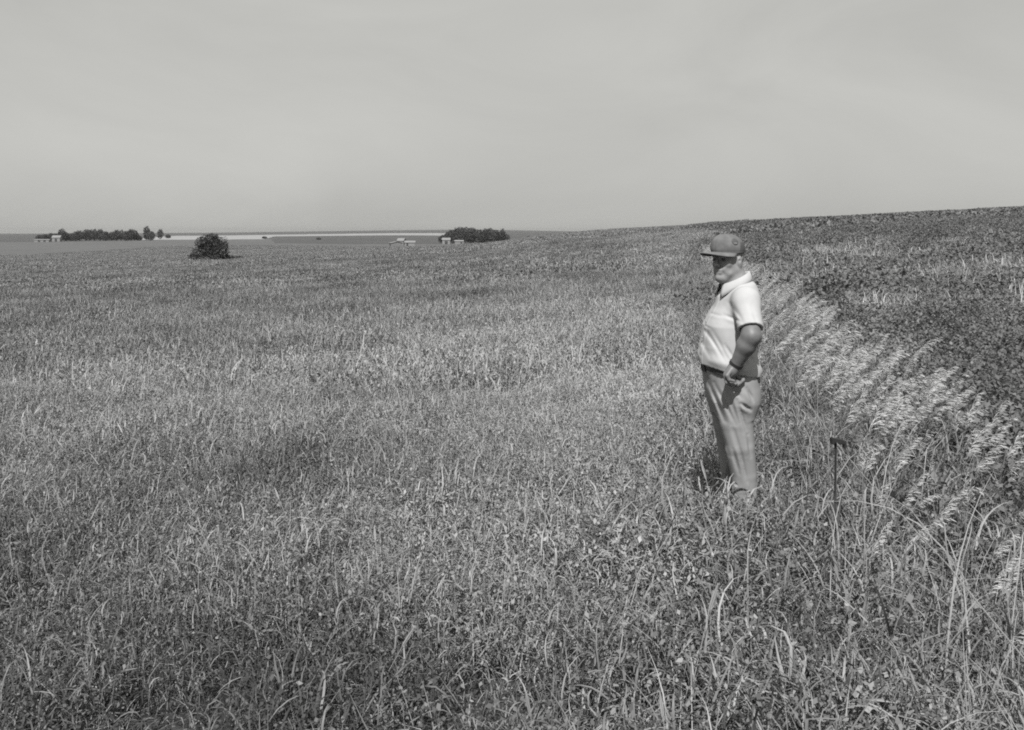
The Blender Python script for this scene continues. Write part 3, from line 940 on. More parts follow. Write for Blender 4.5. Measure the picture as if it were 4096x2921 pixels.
def shirt_fold(X, Y, Z):
    low = np.clip((1.46 - Z) / 0.3, 0.25, 1.0)
    p_f = X * TF[0] + Y * TF[1]; p_l = X * TL[0] + Y * TL[1]
    t = ff(X, Y, Z) * low
    for c_ in ((2926, 1215, 2948, 1282, .0035, .007), (2904, 1264, 2940, 1278, .005, .007), (2824, 1303, 2852, 1319, .006, .006), (2836, 1318, 2898, 1446, .006, .008), (2794, 1400, 2822, 1436, .009, .008),
               (2860, 1330, 2920, 1455, .004, .009), (2850, 1262, 2900, 1268, .003, .006), (2820, 1345, 2850, 1440, .004, .009), (2900, 1380, 2935, 1440, .005, .008), (2985, 1400, 3012, 1450, .006, .009),
               (2985, 1220, 2998, 1290, .003, .010)):
        t = t + 1.2 * valley(X, Y, Z, *c_)
    placket = (np.abs(p_l) < .017) & (p_f > 0)
    t = t - 0.0022 * placket
    blouse = np.exp(-((Z + .208 * X - .037 * Y - 1.045) / .03) ** 2)
    return t - .005 * blouse * (1 + np.sin(34 * p_l + 16 * p_f))
SH.shift(shirt_fold)
shirt = link('shirt', SH.mesh('shirt'), M_SHIRT, man, True)
# collar: a folded band with two points
bm = bmesh.new()
nc = 33
NBc = MP(2934, 1138, -.004)
ROW = []
for i in range(nc):
    w_ = -1 + 2 * i / (nc - 1)                           # -1..1, open at the front
    ang = w_ * math.radians(158) + math.pi
    dirv = TF * math.cos(ang) + TL * math.sin(ang)
    tip = max(0, abs(w_) - 0.72) / 0.28
    front = (math.cos(ang) + 1) / 2                      # 1 at the front, 0 at the nape
    top = NBc + dirv * (.076 - .010 * front) + UPZ * (.070 - .070 * front)
    edge = NBc + dirv * (.098 - .010 * front + .008 * tip) + UPZ * (.022 - .070 * front - .026 * tip)
    mid_ = NBc + dirv * (.086 - .011 * front) + UPZ * (.072 - .072 * front)
    inn = NBc + dirv * (.071 - .010 * front) + UPZ * (.02 - .080 * front)
    ROW.append([bm.verts.new(Vector(q)) for q in (inn, top, mid_, top * .35 + edge * .65 + dirv * .006, edge)])
for r0, r1 in zip(ROW, ROW[1:]):
    for k in range(4):
        bm.faces.new((r0[k], r1[k], r1[k + 1], r0[k + 1]))
bmesh.ops.recalc_face_normals(bm, faces=bm.faces)
col_o = link('collar', bm_mesh('collar', bm), M_SHIRT, shirt, True)
md = col_o.modifiers.new('thick', 'SOLIDIFY'); md.thickness = 0.004; md.offset = 0
for zb in (1.36, 1.275, 1.19, 1.105):
    c_ = np.array([np.interp(zb, [c[2] for c in cs][::1], [c[0] for c in cs]), 0, 0])
    a_ = float(np.interp(zb, [c[2] for c in cs], [q[2] for q in lv]))
    ctr = c_ + TF * (a_ + .004) + UPZ * zb
    bm = bmesh.new()
    bmesh.ops.create_cone(bm, segments=10, radius1=.006, radius2=.005, depth=.004, cap_ends=True)
    rotm = Vector((0, 0, 1)).rotation_difference(Vector(TF)).to_matrix()
    for v_ in bm.verts:
        v_.co = rotm @ v_.co + Vector(ctr)
    link('button', bm_mesh('button', bm), M_BUTTON, shirt)

# ---- trousers and belt
TR = Solid((-0.30, -0.30, 0.02), (0.28, 0.32, 1.08), 0.0055)
tl = [(1440, 2915, .145, .178), (1478, 2921, .142, .180), (1510, 2925, .140, .184), (1550, 2929, .139, .185), (1600, 2933, .130, .180), (1650, 2937, .108, .150)]
ct = [MP(u, v) for v, u, a, b in tl]
TR.loft([c[2] for c in ct], [c[0] for c in ct], [0.0] * len(ct), [q[2] for q in tl], [q[3] for q in tl], TF, TL, 0.03)
TR.ball(MP(2975, 1588, -.06), .085, 0.04)                # seat
TR.ball(MP(2965, 1588, .07), .085, 0.04)
for pts in ([(2944, 1600, -.085, .102), (2946, 1690, -.09, .088), (2959, 1785, -.095, .079), (2977, 1900, -.085, .069), (2990, 2150, -.07, .064)],
            [(2914, 1600, .085, .102), (2917, 1690, .10, .086), (2925, 1785, .13, .076), (2930, 1900, .135, .064), (2934, 2130, .125, .064)]):
    for q0, q1 in zip(pts, pts[1:]):
        TR.cone(MP(*q0[:3]), MP(*q1[:3]), q0[3], q1[3], 0.03 if q0 is pts[0] else 0.005)
TR.plane((0, 0, 1.010), (.208, -.037, 1))
TR.plane((0, 0, 0.07), (0, 0, -1))
fl = folds(21, 5, 22, 38, 0.0046, (0.02, 0.12))
fk = folds(33, 3, 12, 18, 0.0008, (0.9, 1.8))
def trouser_fold(X, Y, Z):
    knee = np.exp(-((Z - .52) / .12) ** 2) + np.exp(-((Z - .2) / .1) ** 2) + .8 * np.exp(-((Z - .80) / .07) ** 2)
    t = fl(X + .16 * Z, Y, Z * .1) + fk(X, Y, Z) * (.1 + knee)
    for c_ in ((2868, 1540, 2942, 1700, .009, .009), (2944, 1598, 2990, 1738, .009, .009), (2962, 1612, 3000, 1640, .016, .008), (2984, 1552, 3012, 1604, .010, .009), (2905, 1560, 2952, 1690, .008, .010),
               (2850, 1530, 2905, 1690, .010, .009), (2930, 1700, 2972, 1850, .006, .010), (2960, 1800, 2992, 1930, .007, .009),
               (2990, 1740, 3005, 1830, .008, .009), (2935, 1800, 2962, 1900, .008, .009), (2925, 1545, 2960, 1590, .008, .009), (2885, 1720, 2925, 1830, .006, .009)):
        t = t + valley(X, Y, Z, *c_)
    return t
TR.shift(trouser_fold)
trousers = link('trousers', TR.mesh('trousers'), M_TROUSER, man, True)
BT = Solid((-0.30, -0.30, 0.92), (0.28, 0.32, 1.09), 0.004)
cb = [MP(2918, 1440), MP(2925, 1535)]
BT.loft([c[2] for c in cb], [c[0] for c in cb], [0.0, 0.0], [.1475, .1445], [.183, .189], TF, TL, 0.01)
BT.plane((0, 0, 1.018), (.208, -.037, 1)); BT.plane((0, 0, 0.976), (-.208, .037, -1))
belt = link('belt', BT.mesh('belt'), M_BELT, man, True)
bk = box_mesh('buckle', (.012, .05, .042), .003)
bo = link('buckle', bk, M_BELT, belt)
bo.location = Vector(MP(2921, 1478) + TF * .150 + UPZ * .012); bo.rotation_euler = (0, math.radians(-11), math.radians(15))
# wrist watch
wd = (WRN - mid) / np.linalg.norm(WRN - mid)
ring = []
ax1 = np.cross(wd, [0, 0, 1.0]); ax1 /= np.linalg.norm(ax1); ax2 = np.cross(wd, ax1)
wc = WRN - wd * .012
bm = bmesh.new()
rg = []
for i in range(24):
    an = 2 * math.pi * i / 24
    dv = ax1 * math.cos(an) + ax2 * math.sin(an)
    rg.append([bm.verts.new(Vector(wc + dv * r_ + wd * h_)) for r_, h_ in ((.031, -.009), (.0375, -.008), (.0375, .008), (.031, .009))])
for i in range(24):
    a0, a1 = rg[i], rg[(i + 1) % 24]
    for k in range(4):
        bm.faces.new((a0[k], a0[(k + 1) % 4], a1[(k + 1) % 4], a1[k]))
bmesh.ops.recalc_face_normals(bm, faces=bm.faces)
link('wristwatch', bm_mesh('wristwatch', bm), M_BAND, man)
# boots
for a_, nm in ((ANN, 'boot'), (ANF, 'boot')):
    BO = Solid((a_[0] - .28, a_[1] - .2, -0.01), (a_[0] + .12, a_[1] + .12, .22), 0.006)
    a0 = np.array([a_[0], a_[1], 0])
    BO.cone(a0 + UPZ * .20, a0 + UPZ * .06, .05, .05, 0.02)
    BO.cone(a0 + UPZ * .05 - TF * .03, a0 + TF * .16 + UPZ * .035, .045, .042, 0.03)
    BO.plane((0, 0, 0.0), (0, 0, -1))
    link('boot', BO.mesh('boot'), M_BOOT, man, True)

# ---- cap
CF, CL = rotF(33)
def C_(f, l, z):
    return HC + UPZ * .006 + (CF * f + CL * l + UPZ * z) * HS
cp = Solid((-0.22, -0.2, 1.58), (0.2, 0.2, 1.80), 0.004)
cp.rs = HS
cp.ell(C_(-.006, 0, .040), (.110, .092, .108), (CF, CL, UPZ), 0.01)
cp.ell(C_(.044, 0, .074), (.064, .078, .068), (CF, CL, UPZ), 0.03)
tilt_n = np.array([0, 0, 1.0]) + CF * .06
cp.plane(C_(0, 0, .026), -tilt_n / np.linalg.norm(tilt_n))
fc_ = folds(55, 6, 24, 48, 0.0022, (.2, 1.0))
def cap_shape(X, Y, Z):
    f = (X - C_(0, 0, 0)[0]) * CF[0] + (Y - C_(0, 0, 0)[1]) * CF[1]
    l = (X - C_(0, 0, 0)[0]) * CL[0] + (Y - C_(0, 0, 0)[1]) * CL[1]
    t = fc_(X, Y, Z)
    for an in (0, 60, 120):                              # stitched panel seams meet at the top button
        c_, s__ = math.cos(math.radians(an)), math.sin(math.radians(an))
        t = t + .0013 * np.exp(-((f * s__ - l * c_) / .004) ** 2)
    band = np.exp(-((Z - C_(0, 0, .040)[2]) / .004) ** 2)  # sweatband stitching
    return t + .0015 * band
cp.shift(cap_shape)
cap = empty('cap', (0, 0, 0)); cap.parent = man
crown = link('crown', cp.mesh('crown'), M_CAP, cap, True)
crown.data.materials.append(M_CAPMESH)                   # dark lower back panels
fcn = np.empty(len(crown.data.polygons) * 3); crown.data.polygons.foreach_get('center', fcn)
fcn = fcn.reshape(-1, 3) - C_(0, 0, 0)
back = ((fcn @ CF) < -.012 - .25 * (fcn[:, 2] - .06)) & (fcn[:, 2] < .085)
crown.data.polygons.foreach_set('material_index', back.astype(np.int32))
cvv = np.empty(len(crown.data.vertices) * 3); crown.data.vertices.foreach_get('co', cvv)
cvv = (cvv.reshape(-1, 3) - C_(0, 0, 0)) / HS
cvf, cvl, cvz = cvv @ CF, cvv @ CL, cvv[:, 2]
def cap_patch(name, f0, z0, rf, rz_, mat, par, lift):
    """a sewn patch that follows the near side of the crown"""
    bm = bmesh.new(); rings_ = []
    for ir in range(5):
        ring_ = []
        for ia in range(18):
            an = 2 * math.pi * ia / 18; q = ir / 4
            f_, z_ = f0 + rf * q * math.cos(an), z0 + rz_ * q * math.sin(an)
            w__ = (cvf - f_) ** 2 + (cvz - z_) ** 2 + (cvl < 0) * 9
            l_ = float(cvl[np.argpartition(w__, 4)[:4]].max()) + lift
            ring_.append(bm.verts.new(Vector(C_(f_, l_, z_))))
        rings_.append(ring_)
    for a0, a1 in zip(rings_, rings_[1:]):
        for k in range(18):
            bm.faces.new((a0[k], a0[(k + 1) % 18], a1[(k + 1) % 18], a1[k]))
    bmesh.ops.remove_doubles(bm, verts=bm.verts, dist=1e-6)
    bmesh.ops.recalc_face_normals(bm, faces=bm.faces)
    o = link(name, bm_mesh(name, bm), mat, par, True)
    md = o.modifiers.new('thick', 'SOLIDIFY'); md.thickness = .0008; md.offset = 1
    return o
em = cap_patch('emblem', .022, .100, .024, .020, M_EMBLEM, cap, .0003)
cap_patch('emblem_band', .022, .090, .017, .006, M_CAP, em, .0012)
# brim
bm = bmesh.new()
rows = []
nb_, nk = 25, 7
for i in range(nb_):
    ph = math.radians(-82 + 164 * i / (nb_ - 1))
    inner = (.107 * math.cos(ph), .0905 * math.sin(ph))
    ext = .100 * max(0, math.cos(ph * 1.02)) ** 0.55
    row = []
    for k in range(nk):
        t = k / (nk - 1)
        f_ = inner[0] + ext * t * (0.35 + 0.65 * math.cos(ph))
        l_ = inner[1] * (1 - 0.06 * t) + ext * t * 0.28 * math.sin(ph)
        z_ = .027 - .004 * t - 2.6 * l_ * l_ * (0.35 + 0.65 * t) + .010
        row.append(bm.verts.new(Vector(C_(f_, l_, z_))))
    rows.append(row)
for r0, r1 in zip(rows, rows[1:]):
    for k in range(nk - 1):
        bm.faces.new((r0[k], r0[k + 1], r1[k + 1], r1[k]))
bmesh.ops.recalc_face_normals(bm, faces=bm.faces)
br = link('brim', bm_mesh('brim', bm), M_CAP, cap, True)
md = br.modifiers.new('thick', 'SOLIDIFY'); md.thickness = 0.005; md.offset = 0
bm = bmesh.new(); bmesh.ops.create_icosphere(bm, subdivisions=2, radius=.007)
for v_ in bm.verts:
    v_.co = Vector((v_.co.x, v_.co.y, v_.co.z * .5)) + Vector(C_(-.004, 0, .147))
link('top_button', bm_mesh('top_button', bm), M_CAP, cap, True)

# ------------------------------------------------------------------ electric fence along the field edge
post_pos = (fence_x(4.35), 4.35)
post2 = (fence_x(14.35), 14.35)
def fence_post(x, y, label):
    z = tz(x, y)
    t = empty('fence_post', (x, y, z))
    tag(t, label, 'fence post', 'steel rod posts of the electric fence')
    bm = bmesh.new()
    # T section steel rod
    prof = [(-.006, .003), (-.006, .000), (-.0015, .000), (-.0015, -.007), (.0015, -.007), (.0015, .000), (.006, .000), (.006, .003)]
    lo_ = [bm.verts.new((a, b, -0.15)) for a, b in prof]; hi_ = [bm.verts.new((a + .004, b, 0.80)) for a, b in prof]
    for k in range(len(prof)):
        bm.faces.new((lo_[k], lo_[(k + 1) % 8], hi_[(k + 1) % 8], hi_[k]))
    bm.faces.new(hi_); bm.faces.new(lo_[::-1])
    bmesh.ops.recalc_face_normals(bm, faces=bm.faces)
    link('rod', bm_mesh('rod', bm), M_RUST, t)
    # clip-on insulator: a body, a hooked arm and a wire groove
    bm = bmesh.new()
    def bx(c, sz, rz=0.0):
        r = bmesh.ops.create_cube(bm, size=1.0)
        for v_ in r['verts']:
            q = Vector((v_.co.x * sz[0], v_.co.y * sz[1], v_.co.z * sz[2]))
            q.rotate(Quaternion((0, 1, 0), rz))
            v_.co = q + Vector(c)
    bx((.012, -.012, .795), (.056, .030, .020), .22)
    bx((.040, -.012, .778), (.013, .026, .032), 0)
    bx((-.016, -.012, .797), (.016, .034, .030), 0)
    bmesh.ops.bevel(bm, geom=bm.edges[:], offset=.003, segments=2, affect='EDGES')
    link('insulator', bm_mesh('insulator', bm), M_RUBBER, t)
    return t
fence_post(*post_pos, 'thin dark steel fence post with black insulator amid the brome right of man')
fence_post(*post2, 'thin dark steel fence post on the fence line straight behind the man')
wp = []
wire_y = [-4.0, -1.0, 0.5, 2.2, 3.2, 3.6, 4.0, 4.35, 5.0, 6.5, 9.0, 12.0, 14.35, 20, 28, 40, 60]
wire_h = [0.93, 0.92, 0.90, 0.870, 0.825, 0.808, 0.795, 0.790, 0.772, 0.755, 0.75, 0.76, 0.785, 0.76, 0.78, 0.78, 0.78]
rw = np.random.default_rng(5)
for y_, h_ in zip(wire_y, wire_h):
    x_ = fence_x(y_) + .01 + rw.normal(0, .006)
    wp.append((x_, y_ - .005, tz(x_, y_) + h_))
wp2 = []
for a_, b_ in zip(wp, wp[1:]):
    for k in range(6):
        f_ = k / 6
        wp2.append(tuple(a_[i] + (b_[i] - a_[i]) * f_ + (rw.normal(0, .0025) if i != 1 else 0) for i in range(3)))
wire = link('fence_wire', tube_mesh('fence_wire', wp2, 0.0017, 6), M_WIRE)
tag(wire, 'thin bright electric fence wire running from lower right past the post', 'wire')

# ------------------------------------------------------------------ fence-row grass and the nodding brome
fr_set = patch_collection('fence_row_tuft', [join(
    blades(190, 0.34, 0.16, 0.06, 0.0072, 6, 1.7, 0.3, 0.36, 0.22, 0.7, 0.10, 700 + k, straight=0.03, zroot=0.32),
    blades(80, 0.34, 0.34, 0.10, 0.0068, 8, 1.8, 0.45, 0.40, 0.2, 0.4, 0.14, 710 + k, straight=0.05),
    blades(12, 0.34, 0.48, 0.10, 0.006, 8, 1.5, 0.8, 0.6, 0.16, 0.35, 0.3, 720 + k, straight=0.1),
    leaves(230, 0.34, 0.34, 0.026, 740 + k, 0.14, 0.14)) for k in range(8)], M_FENCEGRASS)
p, g = ring_points(2.1, 30, 8.0, 31, 'fence')
p = p[(np.hypot(p[:, 0] - MAN.x, p[:, 1] - MAN.y) > 0.30)]
ga = np.random.default_rng(36)
q_ = np.stack([MAN.x + ga.uniform(-.75, .45, 34), MAN.y + ga.uniform(-.80, -.12, 34)], -1)      # taller growth round his shins
q_ = np.column_stack([q_, terrain(q_[:, 0], q_[:, 1])])
scatter_object('shin_high_grass', q_, ga.uniform(1.25, 1.7, 34), near_set, 37, tilt=0.1, dry=ga.uniform(.02, .22, 34), label='taller pasture grass round the shins of the man', cat='grass')
scatter_object('fence_row_grass', p, np.clip(g.normal(0.95, 0.17, len(p)), 0.6, 1.35) * np.clip(.62 + .12 * p[:, 1], .8, 1.05), fr_set, 33, tilt=0.08, dry=0.10 + 0.18 * np.clip((p[:, 1] - 4.2) / 2.0, 0, 1) + 0.10 * vnoise(p[:, 0], p[:, 1], 2.0, 61), label='rank tangled grass and clover growing under the fence wire', cat='grass', rot_z=0.8)

def brome_meshes(seed, H_=0.95, nod=1.0, detail=1.0):
    """one stalk: bending stem with two leaves, and a one-sided drooping head of spikelets"""
    g = np.random.default_rng(seed)
    n = 14
    th0, P_ = g.uniform(-0.02, 0.34), [np.array([0.0, 0.0, -0.02])]
    az_ = g.normal(0, 0.25)
    dirs = []
    for k in range(n):
        t = k / (n - 1)
        th = th0 + 0.34 * t ** 1.5 + nod * 0.42 * (max(0, t - 0.62) / 0.38) ** 1.3
        d = np.array([math.sin(th) * math.cos(az_), math.sin(th) * math.sin(az_), math.cos(th)])
        dirs.append(d)
        P_.append(P_[-1] + d * H_ / n)
    P_ = np.array(P_)
    V, Q, T = [], [], []
    def ribbon(pts, ws, sd, tone):
        b = len(V)
        for q, w in zip(pts, ws):
            V.append(q - sd * w); V.append(q + sd * w); T.extend([tone, tone])
        for k in range(len(pts) - 1):
            Q.append([b + 2 * k, b + 2 * k + 1, b + 2 * k + 3, b + 2 * k + 2])
    tn = g.uniform(.0, .5)
    for sd in (np.array([0, 1.0, 0]), np.array([1.0, 0, 0.0])):
        ribbon(P_, np.linspace(.0013, .0008, len(P_)), sd, tn)
    for j in range(3):                                  # leaves
        i0 = int(n * g.uniform(.2, .6)); a = g.normal(0.2, 1.1)
        d = np.array([math.cos(a), math.sin(a), 1.1]); d /= np.linalg.norm(d)
        pts = [P_[i0]]
        ln = g.uniform(.16, .26)
        for k in range(6):
            pts.append(pts[-1] + d * ln / 6); d = d + np.array([.06, 0, -.28]); d /= np.linalg.norm(d)
        sd = np.cross(d, [0, 0, 1.0]); sd /= np.linalg.norm(sd)
        ribbon(pts, [.001, .003, .0038, .0035, .003, .002, .0004], sd, g.uniform(.1, .6))
    stem = (np.array(V), np.array(Q), np.array(T))
    V, Q, T = [], [], []
    nbr = int(22 * detail)
    head_i = 0.77
    for j in range(nbr):
        t = head_i + (1 - head_i) * (j / (nbr - 1)) ** 0.9
        f = t * n; i0 = min(int(f), n - 1)
        p0 = P_[i0] + (P_[min(i0 + 1, n)] - P_[i0]) * (f - i0)
        d0 = dirs[min(i0, n - 1)]
        for rep in range(2 if j < nbr * .7 else 1):
            a = g.normal(0, .8)
            d = d0 * 1.0 + np.array([.55 * math.cos(a), .55 * math.sin(a), -.08 + g.normal(0, .28)]); d /= np.linalg.norm(d)
            ln = g.uniform(.022, .055) * (1.15 - .6 * (t - head_i) / (1 - head_i))
            pts = [p0]
            for k in range(3):
                pts.append(pts[-1] + d * ln / 3); d = d + np.array([.08, 0, -.20]); d /= np.linalg.norm(d)
            sd = np.cross(d, [g.normal(), g.normal(), 1.0]); sd /= np.linalg.norm(sd)
            tone = g.uniform(.35, 1.0)
            ribbon(pts, [.0007] * 4, sd, tone)
            sl_ = g.uniform(.020, .036)
            e = [pts[-1] + d * sl_ * q for q in (0, .35, .7, 1.0)]
            s2 = np.cross(d, sd)
            ribbon(e, [.0006, .0033, .0027, .0004], sd, tone)
            ribbon(e, [.0006, .0030, .0025, .0004], s2, tone)
            if rep == 0 and g.random() < .7:             # a second spikelet half way
                e = [pts[2] + (d + np.array([.2, 0, -.2])) * sl_ * q for q in (0, .35, .7, 1.0)]
                ribbon(e, [.0006, .0031, .0025, .0004], sd, tone)
    return stem, (np.array(V), np.array(Q), np.array(T))

BROME = []
for k in range(14):
    st_, hd_ = brome_meshes(900 + k, H_=(.95, .9, 1.0)[k % 3], nod=(0.7, 1.0, 1.25, 0.85, 1.1, 0.6, 1.45)[k % 7], detail=(1.0, .75, 1.2, .9)[k % 4])
    m1 = mesh_np('stem', *st_); m1.materials.append(M_BROMESTEM)
    m2 = mesh_np('seed_head', *hd_); m2.materials.append(M_BROME)
    BROME.append((m1, m2))

def brome(x, y, h, rz, kind, label, group):
    t = empty('brome_stalk', (x, y, tz(x, y)))
    t.rotation_euler = (0, 0, rz); t.scale = (h / .95 * 1.0,) * 3
    tag(t, label, 'grass stalk', group)
    for nm, me in zip(('stem', 'seed_head'), BROME[kind + 7 * int(gb.integers(0, 2))]):
        o = bpy.data.objects.new(nm, me); COL.objects.link(o); o.parent = t
gb = np.random.default_rng(42)
n_b = 0
def strip(n, y0, y1, off0, off1, hlo, hhi, label, group, power=1.0):
    for _ in range(n):
        y = y0 + (y1 - y0) * gb.random() ** power
        off = gb.uniform(off0, off1); x = fence_x(y) + off
        h = gb.uniform(hlo, hhi); k = int(gb.integers(0, 7))
        look = ('tall' if h > (hlo + hhi) / 2 else 'short') + (' slightly nodding', ' nodding', ' hooked', ' nodding', ' hooked', ' slightly nodding', ' hooked')[k]
        side = ' on the wire side' if off < (2 * off0 + off1) / 3 else (' on the bean side' if off > (off0 + 2 * off1) / 3 else ' in mid-strip')
        brome(x, y, h, gb.normal(0, .7), k, look + ' ' + label + side, group)
G_ = 'nodding brome stalks along the fence'
strip(92, 4.6, 7.4, -.02, .84, .74, 1.04, 'brome stalk in the strip behind the post', G_ + ' behind the post')
strip(100, 6.0, 12.0, -.20, .48, .84, 1.16, 'brome stalk in the stand beyond the elbow', G_ + ' beyond the man')
strip(20, 3.2, 4.7, -.10, .80, .62, .88, 'brome stalk in lower right clover', G_ + ' at lower right')
strip(7, 2.6, 3.4, .0, .55, .50, .75, 'brome stalk near the lower right corner', G_ + ' near the corner')
# the far end of the strip, too dense to count
V_, Q_, T_ = [], [], []
fb = 0
for _ in range(260):
    y = 12.0 + 26 * gb.random() ** 1.3; x = fence_x(y) + gb.uniform(-.3, .45)
    k = int(gb.integers(0, 7)); h = gb.uniform(.85, 1.1) / .95
    _, hd_ = brome_meshes(900 + k, nod=1.0, detail=.6)
    a = gb.normal(0, .3)
    v = hd_[0] * h
    v = np.stack([v[:, 0] * math.cos(a) - v[:, 1] * math.sin(a) + x, v[:, 0] * math.sin(a) + v[:, 1] * math.cos(a) + y, v[:, 2] + tz(x, y)], -1)
    V_.append(v); Q_.append(hd_[1] + fb); T_.append(hd_[2]); fb += len(v)
o = link('brome_heads', mesh_np('brome_heads', np.concatenate(V_), np.concatenate(Q_), np.concatenate(T_)), M_BROME)
tag(o, 'pale haze of far brome heads along the field edge', 'grass', kind='stuff')

# ------------------------------------------------------------------ trees
def crown_mesh(name, lobes, n, leaf, seed, hollow=0.35):
    """leaf-sized faces spread through ellipsoid lobes (cx, cy, cz, rx, ry, rz)"""
    g = np.random.default_rng(seed)
    L_ = np.array(lobes, float)
    wgt = (L_[:, 3] * L_[:, 4] * L_[:, 5]) ** (2 / 3); wgt /= wgt.sum()
    pick = g.choice(len(L_), n, p=wgt)
    d = g.normal(size=(n, 3)); d /= np.linalg.norm(d, axis=1, keepdims=True)
    r = g.uniform(hollow, 1.0, n) ** 0.45
    lump = 1 + .16 * np.sin(d[:, 0] * 5 + pick * 1.7) * np.sin(d[:, 2] * 6 + pick) + g.normal(0, .05, n)
    c = L_[pick, :3] + d * L_[pick, 3:] * (r * lump)[:, None]
    c[:, 2] = np.maximum(c[:, 2], 0.1)
    u = g.normal(size=(n, 3)) + d * .4; u /= np.linalg.norm(u, axis=1, keepdims=True)
    w = np.cross(u, g.normal(size=(n, 3))); w /= np.linalg.norm(w, axis=1, keepdims=True)
    s_ = (leaf * g.uniform(.5, 1.4, n))[:, None]
    V = np.stack([c - u * s_, c + w * s_ * .55, c + u * s_, c - w * s_ * .55], 1).reshape(-1, 3)
    tone = np.clip(g.normal(.42, .22, n), 0, 1)
    return mesh_np(name, V, np.arange(4 * n).reshape(n, 4), np.repeat(tone, 4))

def trunk_mesh(name, h, r, seed, limbs=5):
    g = np.random.default_rng(seed)
    bm = bmesh.new()
    def tb(pts, rad):
        me = tube_mesh('tmp', pts, rad, 7)
        bm.from_mesh(me); bpy.data.meshes.remove(me)
    tb([(0, 0, -.3), (g.normal(0, r * .3), 0, h * .3), (g.normal(0, r * .6), g.normal(0, r * .4), h * .62), (g.normal(0, r), g.normal(0, r), h * .9)], [r * 1.25, r, r * .65, r * .2])
    for k in range(limbs):
        a = 6.283 * k / limbs + g.normal(0, .4); z0 = h * g.uniform(.25, .55)
        ln = h * g.uniform(.3, .5)
        tb([(0, 0, z0), (math.cos(a) * ln * .45, math.sin(a) * ln * .45, z0 + ln * .4), (math.cos(a) * ln * .8, math.sin(a) * ln * .8, z0 + ln * .85)], [r * .5, r * .32, r * .1])
    return bm_mesh(name, bm)

def tree(name, loc, crown, trunk, sc, rz, label, cat, group=None, mats=(M_TREE, M_BARK)):
    t = empty(name, loc)
    t.scale = sc if hasattr(sc, '__len__') else (sc, sc, sc)
    t.rotation_euler = (0, 0, rz)
    tag(t, label, cat, group)
    for nm, me, mt in (('crown', crown, mats[0]), ('trunk', trunk, mats[1])):
        if me is None:
            continue
        if not me.materials:
            me.materials.append(mt)
        o = bpy.data.objects.new(nm, me); COL.objects.link(o); o.parent = t
    return t

def at(u, d):
    """ground point seen in photograph column u at depth d"""
    x = (u - CU) / F_PX * d
    return (x, d, tz(x, d))

# the lone tree in the pasture hollow: about 8 m wide, 5.8 m high, leaning mass to the left at its foot
lobes = [(-.3, 0, 3.9, 2.1, 2.0, 1.5), (.9, .2, 3.4, 2.2, 2.0, 1.7), (-1.5, -.4, 3.5, 1.5, 1.5, 1.3), (1.9, -.3, 2.2, 1.6, 1.6, 1.7), (-1.9, -.5, 1.6, 1.7, 1.6, 1.3),
         (.3, -1.2, 2.0, 1.9, 1.3, 1.5), (-.4, .8, 2.3, 2.2, 1.8, 1.9), (-3.0, -.3, .8, 1.3, 1.1, .75), (1.2, -1.0, .9, 1.3, 1.0, .8), (.2, .1, 4.9, 1.2, 1.2, .65), (2.4, .1, 1.1, .9, .9, 1.0)]
L0 = at(845, 200)
tree('lone_tree', L0, crown_mesh('crown', lobes, 6500, .17, 1, .15), trunk_mesh('trunk', 4.2, .28, 2, 7), (1.16, 1.1, 1.06), 0, 'dark rounded bushy tree standing alone in the pasture hollow', 'tree')
bush = crown_mesh('crown', [(0, 0, .5, 1.0, .8, .55), (.8, 0, .3, .8, .6, .35), (-.6, .2, .35, .6, .6, .4)], 500, .15, 4)
bush_t = trunk_mesh('trunk', .7, .05, 3, 3)
q = at(915, 201); tree('low_shrub', q, bush, bush_t, (1.2, 1, 1.1), 0, 'low dark shrub just right of the lone tree', 'shrub', 'shrubs beside the lone tree')
q = at(955, 203); tree('low_shrub', q, bush, bush_t, (1.0, 1, .8), 1.0, 'small dark shrub farther right of the lone tree', 'shrub', 'shrubs beside the lone tree')

FAR_C = [crown_mesh('crown', [(0, 0, 5.2, 3.4, 3.2, 3.2), (-1.8, .3, 3.8, 2.6, 2.4, 2.6), (1.9, -.3, 4.2, 2.5, 2.4, 2.9), (.4, .2, 7.2, 2.2, 2.0, 1.8), (0, 0, 2.2, 2.6, 2.4, 1.9)], 1500, .42, 50),
         crown_mesh('crown', [(0, 0, 4.4, 3.9, 3.2, 2.6), (-2.4, .3, 3.4, 2.4, 2.2, 2.4), (2.3, -.2, 3.3, 2.6, 2.2, 2.3), (-.8, .2, 6.0, 2.4, 2.0, 1.6), (.6, 0, 2.0, 3.2, 2.4, 1.8)], 1500, .42, 51),
         crown_mesh('crown', [(0, 0, 6.2, 2.6, 2.4, 2.9), (-.9, .3, 4.0, 2.3, 2.2, 2.4), (1.0, -.3, 4.4, 2.2, 2.2, 2.6), (0, 0, 2.4, 2.0, 2.0, 1.8)], 1300, .40, 52),
         crown_mesh('crown', [(0, 0, 3.4, 3.6, 3.0, 2.2), (-2.2, .3, 2.6, 2.2, 2.0, 1.9), (2.2, -.2, 2.4, 2.3, 2.0, 1.9), (.5, 0, 1.4, 3.4, 2.6, 1.4)], 1300, .42, 53)]
FAR_T = trunk_mesh('trunk', 5.5, .26, 60, 5)
FM = (M_FARTREE, M_BARK)
gt = np.random.default_rng(8)
